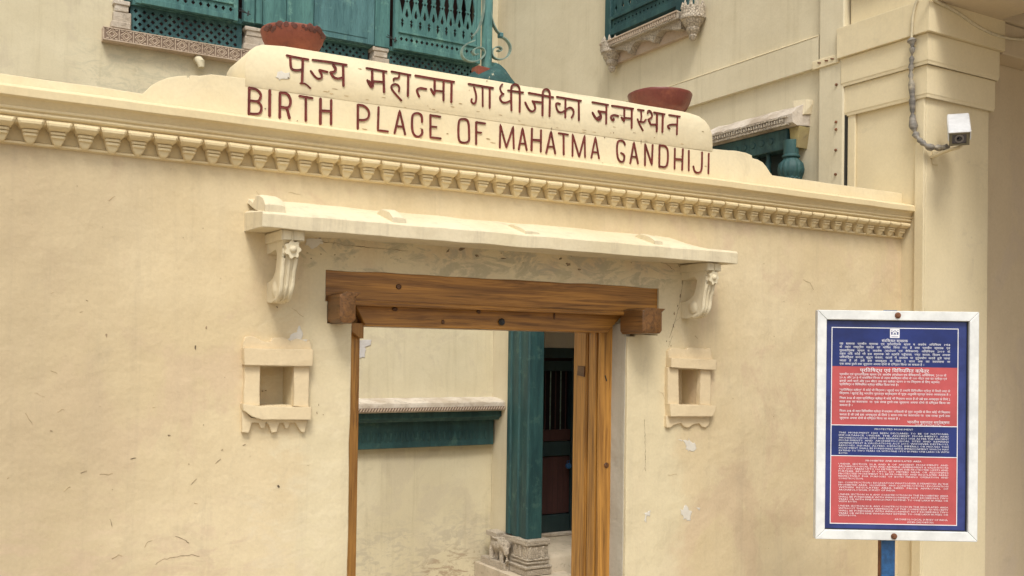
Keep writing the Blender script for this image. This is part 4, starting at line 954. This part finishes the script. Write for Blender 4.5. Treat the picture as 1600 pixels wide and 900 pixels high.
# beam, soffit and the recessed wall right of the pillar
bal = thing('balcony', (5.5, -.4, 3.2), 'cream balcony beam and shaded soffit projecting from the pillar at the top right corner', 'balcony')
MB().box(4.781, 8, -.181, .25, 3.222, 3.384).build('beam', M_PILL_SHADE, bal, bev=.003)
ZS = 3.386
hc = WZ(1560, 32, ZS)
q = MB().prism(R(4.20, 12, -5.4, -.183), lambda u, v, t: Vector((u, v, ZS+t*.14)), [R(hc.x, 6.2, -1.1, min(hc.y, -.20)-.002)])  # slab enlarged far beyond view, with the floor above, to shade the pillar front
q.build('soffit', M_PILL_SHADE, bal)
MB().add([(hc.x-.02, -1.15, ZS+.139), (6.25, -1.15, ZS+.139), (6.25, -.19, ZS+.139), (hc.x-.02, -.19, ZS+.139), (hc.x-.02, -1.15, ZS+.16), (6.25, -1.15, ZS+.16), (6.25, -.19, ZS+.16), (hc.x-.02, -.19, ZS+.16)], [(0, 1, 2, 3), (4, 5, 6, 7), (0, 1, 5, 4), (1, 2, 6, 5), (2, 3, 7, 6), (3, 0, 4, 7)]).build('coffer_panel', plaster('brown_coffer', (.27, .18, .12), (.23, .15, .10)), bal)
MB().box(4.2, 12, -5.4, .3, 3.56, 3.7).build('balcony_floor', M_PILL_SHADE, bal)
sidew = thing('recessed_side_wall', (4.95, 0, 0), 'shaded brownish wall in the recess to the right of the pillar', 'wall')
q = slabholes(4.728, 8, 0, 3.2215, [], -.06, .2, .12); q.v = [p+Vector((0, nz(p, 2)*.008, 0)) for p in q.v]; q.build('wall_body', M_PILL_SHADE, sidew, smooth=True)
# ------------------------------------------------------------------ cables and security camera
def cable(name, pts, r, mat, label, cat, wav=0):
    p = cat_chaikin(pts, 2); q = []
    for a, b_ in zip(p, p[1:]):
        n = max(1, int((b_-a).length/.012)); q += [a.lerp(b_, k/n) for k in range(n)]
    q.append(p[-1]); rr = [r*(1+wav*nz(v, 45, 2)) for v in q]
    q = [v+nv(v, 12)*wav*.004 for v in q]
    o = MB().tube(q, rr, 8).build(name, mat, None, smooth=True, angle=60); return tag(o, label, cat)
XC = XP-.062
cable('cream_cable', [WX(1437, -12, XC), WX(1431, 5, XC), WX(1426, 25, XC), WX(1425, 45, XC), WX(1424, 62, XC)], .0065, M_CABLE, 'thin cream cable running down the pillar top into the grey conduit', 'cable')
cable('grey_conduit', [WX(1423, 60, XC), WX(1426, 72, XC), WX(1424, 95, XC+.008), WX(1423, 120, XC+.012), WX(1425, 150, XC+.02), WX(1426, 170, XC+.03), WX(1426, 190, XC+.035), WX(1430, 208, XC+.035), WX(1438, 220, XC+.03), WX(1449, 228, XC+.028), WY(1458, 231, PY0-.03), WY(1470, 231, PY0-.05), WY(1484, 229, PY0-.09)], .0135, M_CONDUIT, 'grey taped conduit bending down the pillar corner to the security camera', 'conduit', 1.3)
cable('sagging_cable', [WY(1445, -14, -.215), WY(1462, 2, -.205), WY(1480, 10, -.2), WY(1500, 22, -.195), WY(1520, 37, -.195), WY(1545, 51, -.195), WY(1570, 59, -.195), WY(1600, 62, -.195), WY(1660, 60, -.195)], .0085, M_CABLE, 'thick cream cable sagging across the beam at the top right', 'cable')
sc = thing('security_camera', WY(1458, 240, PY0), 'white box security camera on a bent bracket at the front of the pillar', 'camera')
cb = WY(1460, 247, PY0)
q = MB().box(cb.x-.022, cb.x+.022, PY0-.008, PY0, cb.z-.035, cb.z+.035); q.build('mount_plate', M_PILL, sc, bev=.003)
# body frame: front faces the viewer and down
c0 = WY(1499, 216, PY0-.20); fwd = Vector((-.62, -.62, -.62)); aim = (CAM+Vector((.4, 0, 0))-c0); aim.z = 0; aim.normalize()
fwd = (aim*math.cos(rad(34)) + Vector((0, 0, -1))*math.sin(rad(34))).normalized(); sid = fwd.cross(Vector((0, 0, 1))).normalized(); upv = sid.cross(fwd).normalized()
def loc(a, b_, c): return c0 + sid*a + upv*b_ - fwd*c       # a side, b up, c backwards
def obx(a0, a1, b0, b1, c0_, c1, taper=0):
    q = MB(); vs = [loc(a, b_, c) for c in (c0_, c1) for a, b_ in ((a0, b0), (a1, b0), (a1, b1), (a0, b1))]
    return q.add(vs, [(0, 1, 2, 3), (4, 7, 6, 5), (0, 4, 5, 1), (1, 5, 6, 2), (2, 6, 7, 3), (3, 7, 4, 0)])
obx(-.044, .044, -.034, .030, .004, .19).build('housing', M_CAMW, sc, bev=.006)
obx(-.049, .049, .0305, .040, -.014, .215).build('sun_shield', M_CAMW, sc, bev=.004)
q = obx(-.0495, -.0455, -.005, .036, -.010, .20); q.add(obx(.0455, .0495, -.005, .036, -.010, .20).v, [(0, 1, 2, 3), (4, 7, 6, 5), (0, 4, 5, 1), (1, 5, 6, 2), (2, 6, 7, 3), (3, 7, 4, 0)]); q.build('shield_side', M_CAMW, sc)
q = MB(); hole = [(-.031, -.025), (.031, -.025), (.031, .021), (-.031, .021)]
q.prism([(-.044, -.034), (.044, -.034), (.044, .030), (-.044, .030)], lambda u, v, t: loc(u, v, -.006+.009*t), [hole]); q.build('front_bezel', M_CAMB, sc)
obx(-.031, .031, -.025, .021, .001, .0035).build('front_glass', flat('camera_window', (.10, .09, .10), .15), sc)
rot = Matrix((sid, upv, fwd)).transposed()
MB().lathe([(.020, 0), (.020, .004), (.015, .0045), (.015, .002)], loc(0, -.002, .001), 20, rot).build('lens_ring', flat('grey_ring', (.22, .20, .19), .4), sc, smooth=True)
MB().lathe([(.013, 0), (.010, .005), (.003, .006)], loc(0, -.002, .001), 16, rot).build('lens', M_GLASS, sc, smooth=True)
pa = [WY(1455, 246, PY0-.004), WY(1463, 243, PY0-.03), WY(1478, 236, PY0-.08), WY(1492, 232, PY0-.13), WY(1503, 229, PY0-.14), loc(0, -.042, .09)]
q = MB(); q.tube(cat_chaikin(pa, 2), .013, 8, squash=.6); q.build('bracket_arm', M_PILL, sc, smooth=True); obx(-.016, .016, -.050, -.034, .06, .11).build('swivel', M_CAMB, sc, bev=.003)

# ------------------------------------------------------------------ notice board
A = rad(32.2); DEP = 3.8
c0b = CAM + ray(1398, 666)*DEP; nb_ = Vector((math.sin(A), math.cos(A), 0))
def SP(x, y, off=0): d = ray(x, y); t = ((c0b-CAM).dot(nb_)-off)/d.dot(nb_); return CAM+d*t     # off: towards the viewer
BO = SP(1272.5, 842); ux = Vector((math.cos(A), -math.sin(A), 0)); uz = Vector((0, 0, 1))
BW = (SP(1526, 489)-SP(1274.4, 484.4)).dot(ux); BH = (SP(1274.4, 484.4)-SP(1270.5, 841)).z
BO = SP(1270.5, 841); BO = BO + ux*.004
def bp(u, v, o=0): return BO + ux*u + uz*v - nb_*o      # u right, v up, o towards the viewer
def bbox(u0, u1, v0, v1, o0, o1):
    vs = [bp(u, v, o) for o in (o1, o0) for u, v in ((u0, v0), (u1, v0), (u1, v1), (u0, v1))]
    return MB().add(vs, [(0, 1, 2, 3), (4, 7, 6, 5), (0, 4, 5, 1), (1, 5, 6, 2), (2, 6, 7, 3), (3, 7, 4, 0)])
nbd = thing('notice_board', Vector((bp(BW/2, 0).x, bp(BW/2, 0).y, 0)), 'blue and red protected monument notice board in a white frame on a blue post', 'notice board')
fw = .036
def uvp(px, py):
    p = SP(px, py, .004); d = p-BO; return d.dot(ux), d.z
def member(poly, name='frame_bar'):
    q = MB().prism(poly, lambda u, v, t: bp(u, v, .016-.034*t)); return q.build(name, M_FRAME, nbd, bev=.002)
g = .0006
member([(0, 0), (BW, 0), (BW-fw, fw), (fw, fw)]); member([(0, BH), (fw, BH-fw), (BW-fw, BH-fw), (BW, BH)])
member([(0, g), (fw-g, fw+g), (fw-g, BH-fw-g), (0, BH-g)]); member([(BW, g), (BW, BH-g), (BW-fw+g, BH-fw-g), (BW-fw+g, fw+g)])
pan = bbox(fw-.006, BW-fw+.006, fw-.006, BH-fw+.006, -.004, 0).build('blue_panel', M_NAVY, nbd)
bbox(fw+.001, BW-fw-.001, fw+.001, fw+.004, .0005, .004).build('shadow_gap', M_BLACK, nbd); bbox(BW-fw-.0045, BW-fw-.001, fw+.004, BH-fw-.001, .0005, .004).build('shadow_gap', M_BLACK, nbd); bbox(fw+.001, BW-fw-.0055, BH-fw-.0035, BH-fw-.001, .0005, .003).build('shadow_gap', M_BLACK, nbd)
for px_, py_ in ((1401, 493), (1395, 837)):
    u, v = uvp(px_, py_); MB().lathe([(.0115, 0), (.0115, .003), (.007, .004), (.006, .007), (.001, .007)], bp(u, v, .016), 14, Matrix((ux, uz, -nb_)).transposed()).build('bolt', M_RUST, nbd, smooth=True)
# printed fields
u0, vt = uvp(1301, 512); u1 = uvp(1497, 517)[0]; vb = uvp(1297, 817)[1]
def V(py): return uvp(1311, py)[1]
def field(a, b_, mat, nm): bbox(u0, u1, b_, a, .0003, .0010).build(nm, mat, pan)
field(vt, V(572), M_NAVY2, 'printed_field'); field(V(572)-.0003, V(664), M_REDP, 'printed_field'); field(V(664)-.0003, V(712), M_NAVY2, 'printed_field'); field(V(712)-.0003, vb, M_REDP, 'printed_field')
q = MB(); lw = .0028
for (a, b_, c, d) in ((u0-lw, u1+lw, vt, vt+lw), (u0-lw, u1+lw, vb-lw, vb), (u0-lw, u0, vb+.0001, vt-.0001), (u1, u1+lw, vb+.0001, vt-.0001), (u0+.0002, u1-.0002, V(664)-lw/2, V(664)+lw/2), (u0+.0002, u1-.0002, V(712)-lw/2, V(712)+lw/2)):
    s_ = bbox(a, b_, c, d, .0012, .0017); q.add(s_.v, s_.f)
q.build('white_border', M_WHITEP, pan)
# emblem: arch and dome between dark pylons on a white square
ea, eb = uvp(1391, 528); ec, ed = uvp(1406, 514); 
bbox(ea, ec, eb, ed, .0012, .0016).build('emblem', M_WHITEP, pan)
q = MB(); W_, H_ = ec-ea, ed-eb
def em(poly): q.prism([(ea+a*W_, eb+b_*H_) for a, b_ in poly], lambda u, v, t: bp(u, v, .0022-.0004*t))
em([(.12, .36), (.26, .36), (.26, .68), (.12, .68)]); em([(.74, .36), (.88, .36), (.88, .68), (.74, .68)]); em([(.08, .84), (.25, .88), (.20, .80)]); em([(.92, .84), (.75, .88), (.80, .80)])
arc = [(.30+.2-.2*math.cos(math.pi*k/10), .62+.2*math.sin(math.pi*k/10)) for k in range(11)]; arc2 = [(.35+.15-.15*math.cos(math.pi*k/10), .62+.15*math.sin(math.pi*k/10)) for k in range(10, -1, -1)]; em(arc+arc2)
em([(.34, .38), (.66, .38), (.66, .44), (.34, .44)]); em([(.40, .47), (.60, .47), (.60, .52), (.50, .60), (.40, .52)]); em([(.15, .12), (.85, .12), (.85, .16), (.15, .16)]); q.build('emblem_mark', M_NAVY, pan)
# lettering on the board
TX = []
def line(txt, xl, xr, y, h, al='J'): TX.append((txt, xl, xr, y, h, al))
def para(rows, xl=1312, xr=1485, h=3.6):
    for y, t_, full in rows: line(t_, xl, xr if full is True else xl+full, y, h)
line('संरक्षित स्मारक', 1378, 1419, 531.6, 4.6)
para([(536.8, 'यह   स्मारक   प्राचीन   स्मारक   एवं   पुरातात्विक   स्थल   व   अवशेष   अधिनियम   1958', True), (542, 'के   तहत   राष्ट्रीय   महत्व   का   घोषित   किया   गया   है   तथा   प्राचीन   स्मारक   एवं', True),
      (547.4, 'पुरातात्विक   स्थल   व   अवशेष   (संशोधन   एवं   वैधिकरण)   अधिनियम   2010   के', True), (552.6, 'तहत  यदि  कोई  भी  इस  स्मारक  को  क्षति  पहुँचाता,  नष्ट  करता,  विलग  अथवा', True),
      (557.9, 'परिवर्तित  करता,  कुरूप  करता,  खतरे  में  डालता  या  दुरुपयोग  करते  हुये  पाया', True), (563.2, 'जाता   है   तो   उसे   इस   अपकृत्य   के   लिये   2   साल   तक   का   कारावास   या', True),
      (568.4, 'एक लाख रूपये तक जुर्माना अथवा दोनो से दण्डित किया जा सकता है ।', 132)])
line('प्रतिषिद्ध एवं विनियमित क्षेत्र', 1344, 1452, 578.2, 6)
para([(584.6, 'प्राचीन एवं पुरातात्विक स्थल एवं अवशेष (संशोधन एवं वैधिकरण) अधिनियम, 2010 के', 167), (589.8, '20 A और 20 B में संशोधित नियम के तहत संरक्षित सीमा से 100 मीटर तक का क्षेत्र एवं', 168),
      (595.2, 'इसके आगे चारों ओर 200 मीटर तक का क्षेत्र खनन व नव निर्माण के लिए क्रमशः', 157), (600.4, 'प्रतिषिद्ध व विनियमित क्षेत्र घोषित किया गया है।', 92),
      (609, '"प्रतिषिद्ध क्षेत्र" में कोई भी निर्माण / खुदाई मना है तथापि विनियमित क्षेत्र में किसी तरह के', True), (614.4, 'निर्माण / खुदाई हेतु भारतीय पुरातत्व सर्वेक्षण से पूर्व अनुमति प्राप्त करना आवश्यक है ।', True),
      (621.8, 'नियम 30A के तहत प्रतिषिद्ध क्षेत्र में कोई भी निर्माण करता है तो उसे इस अपकृत्य के लिये 2', True), (627.4, 'साल तक का कारावास  या  एक लाख रूपये तक जुर्माना अथवा दोनो से दण्डित किया जा', True), (633, 'सकता है ।', 20),
      (642, 'नियम 30B के तहत विनियमित क्षेत्र में सक्षम अधिकारी के पूर्व अनुमति के बिना कोई भी निर्माण', True), (647.6, 'करता है तो उसे इस अपकृत्य के लिये 2 साल तक का कारावास या  एक लाख रूपये तक', True), (653, 'जुर्माना अथवा दोनो से दण्डित किया जा सकता है ।', 94)])
line('भारतीय पुरातत्व सर्वेक्षण', 1418, 1484, 658, 4.6); line('(0285-2429387/33)', 1430, 1471, 662.4, 3)
line('PROTECTED MONUMENT', 1367, 1427, 669.6, 3)
para([(675.8, 'THIS  MONUMENT  HAS  BEEN  DECLARED  TO  BE  OF  NATIONAL', True), (679.8, 'IMPORTANCE  UNDER  THE  ANCIENT  MONUMENTS  AND', True), (683.8, 'ARCHAEOLOGICAL SITES AND REMAINS ACT 1958. AS PER THE ANCIENT', True),
      (687.8, 'MONUMENTS  AND  ARCHAEOLOGICAL  SITES  AND  REMAINS', True), (691.8, '(AMENDMENT & VALIDATION) ACT 2010. WHOEVER DESTROYS,', True), (695.8, 'REMOVES, INJURES, ALTERS, DEFACES, IMPERILS OR MISUSES THIS', True),
      (699.8, 'MONUMENT SHALL BE PUNISHABLE WITH IMPRISONMENT WHICH MAY', True), (703.8, 'EXTEND TO TWO YEARS OR WITH FINE UPTO RUPEES ONE LAKH OR WITH', True), (707.8, 'BOTH.', 14)], 1311, 1483, 2.9)
line('PROHIBITED AND REGULATED AREA', 1353, 1440, 719, 3)
para([(724.6, 'UNDER  SECTION  20 A  AND  B  OF  ANCIENT  MONUMENTS  AND', True), (728.4, 'ARCHAEOLOGICAL SITES AND REMAINS (AMENDMENT & VALIDATION)', True), (732.2, 'ACT 2010, AREAS UPTO 100 METERS FROM THE PROTECTED LIMITS AND', True),
      (736, 'FURTHER  BEYOND  IT  UPTO  200  METERS  NEAR  OR  ADJOINING', True), (739.8, 'PROTECTED MONUMENT TO BE PROHIBITED AND REGULATED AREAS', True), (743.6, 'RESPECTIVELY  FOR  PURPOSES  OF  BOTH  MINING  OPERATION  AND', True), (747.4, 'CONSTRUCTION.', 39),
      (753.6, 'NO CONSTRUCTION / EXCAVATION WHATSOEVER IS PERMITTED IN THE', True), (757.4, 'PROHIBITED AREA.  HOWEVER,  ANY CONSTRUCTION / EXCAVATION', True), (761.2, 'WITHIN  REGULATED  AREA  NEED  PRIOR  APPROVAL  OF', True), (765, 'ARCHAEOLOGICAL SURVEY OF INDIA.', 89),
      (772.2, 'UNDER SECTION 30 A ANY CONSTRUCTION IN THE PROHIBITED AREA', True), (776, 'SHALL BE PUNISHABLE WITH IMPRISONMENT NOT EXCEEDING TWO', True), (779.8, 'YEARS OR WITH FINE WHICH MAY EXTEND TO ONE LAKH RUPEES OR', True), (783.4, 'WITH BOTH.', 29),
      (790.2, 'UNDER SECTION 30 B, ANY CONSTRUCTION IN THE REGULATED AREA', True), (794, 'WITHOUT THE PRIOR PERMISSION OF THE COMPETENT AUTHORITY', True), (797.8, 'SHALL BE PUNISHABLE WITH IMPRISONMENT NOT EXCEEDING TWO', True), (801.6, 'YEARS OR WITH FINE WHICH MAY EXTEND TO ONE LAKH RUPEES OR', True), (805.2, 'WITH BOTH.', 28)], 1310.5, 1482, 2.9)
line('ARCHAEOLOGICAL SURVEY OF INDIA', 1398, 1481, 809.8, 3); line('(0285-2429387/33)', 1418, 1459, 814, 3)
def fixi(s_):      # the vowel sign i is written before its consonant
    o = []
    for ch in s_:
        if ch == 'ि' and o:
            k = len(o)-1
            while k > 0 and o[k-1] == '्': k -= 2
            o.insert(max(k, 0), ch)
        else: o.append(ch)
    return ''.join(o)
mb = MB()
for txt, xl, xr, y, h, al in TX:
    cu = bpy.data.curves.new('tmp', 'FONT'); cu.body = fixi(txt); cu.resolution_u = 1; cu.fill_mode = 'FRONT'; cu.offset = -.003 if ord(txt[0]) < 1000 else .0
    to = bpy.data.objects.new('tmp', cu); COL.objects.link(to)
    bpy.context.view_layer.update()
    me = bpy.data.meshes.new_from_object(to.evaluated_get(bpy.context.evaluated_depsgraph_get()))
    if len(me.vertices):
        xs = [v.co.x for v in me.vertices]; x0, x1 = min(xs), max(xs)
        ul, ur = uvp(xl, y)[0], uvp(xr, y)[0]; vc_ = uvp(1312, y)[1]; sz = h/F*DEP/.80
        if ord(txt[0]) > 1000 or 'A और' in txt or 'प्र' in txt: base = vc_ - .30*sz
        else: base = vc_ - .35*sz
        mb.add([bp(ul+(v.co.x-x0)/(x1-x0)*(ur-ul), base+v.co.y*sz, .0021) for v in me.vertices], [tuple(p.vertices) for p in me.polygons])
    bpy.data.objects.remove(to); bpy.data.curves.remove(cu); bpy.data.meshes.remove(me)
mb.build('printed_text', M_WHITEP, pan, kind=None)
# post
pu = uvp(1391, 848)[0]; q = MB()
pl0, pr0 = uvp(1381, 870)[0], uvp(1402, 870)[0]
zb = -BO.z
bbox(pl0, pr0, zb, BH+.004, -.030, -.019).build('post', M_BLUEP, nbd, bev=.001)
bbox(pl0-.001, pl0+.004, zb, BH+.002, -.060, -.0305).build('post_flange', M_RUST, nbd)
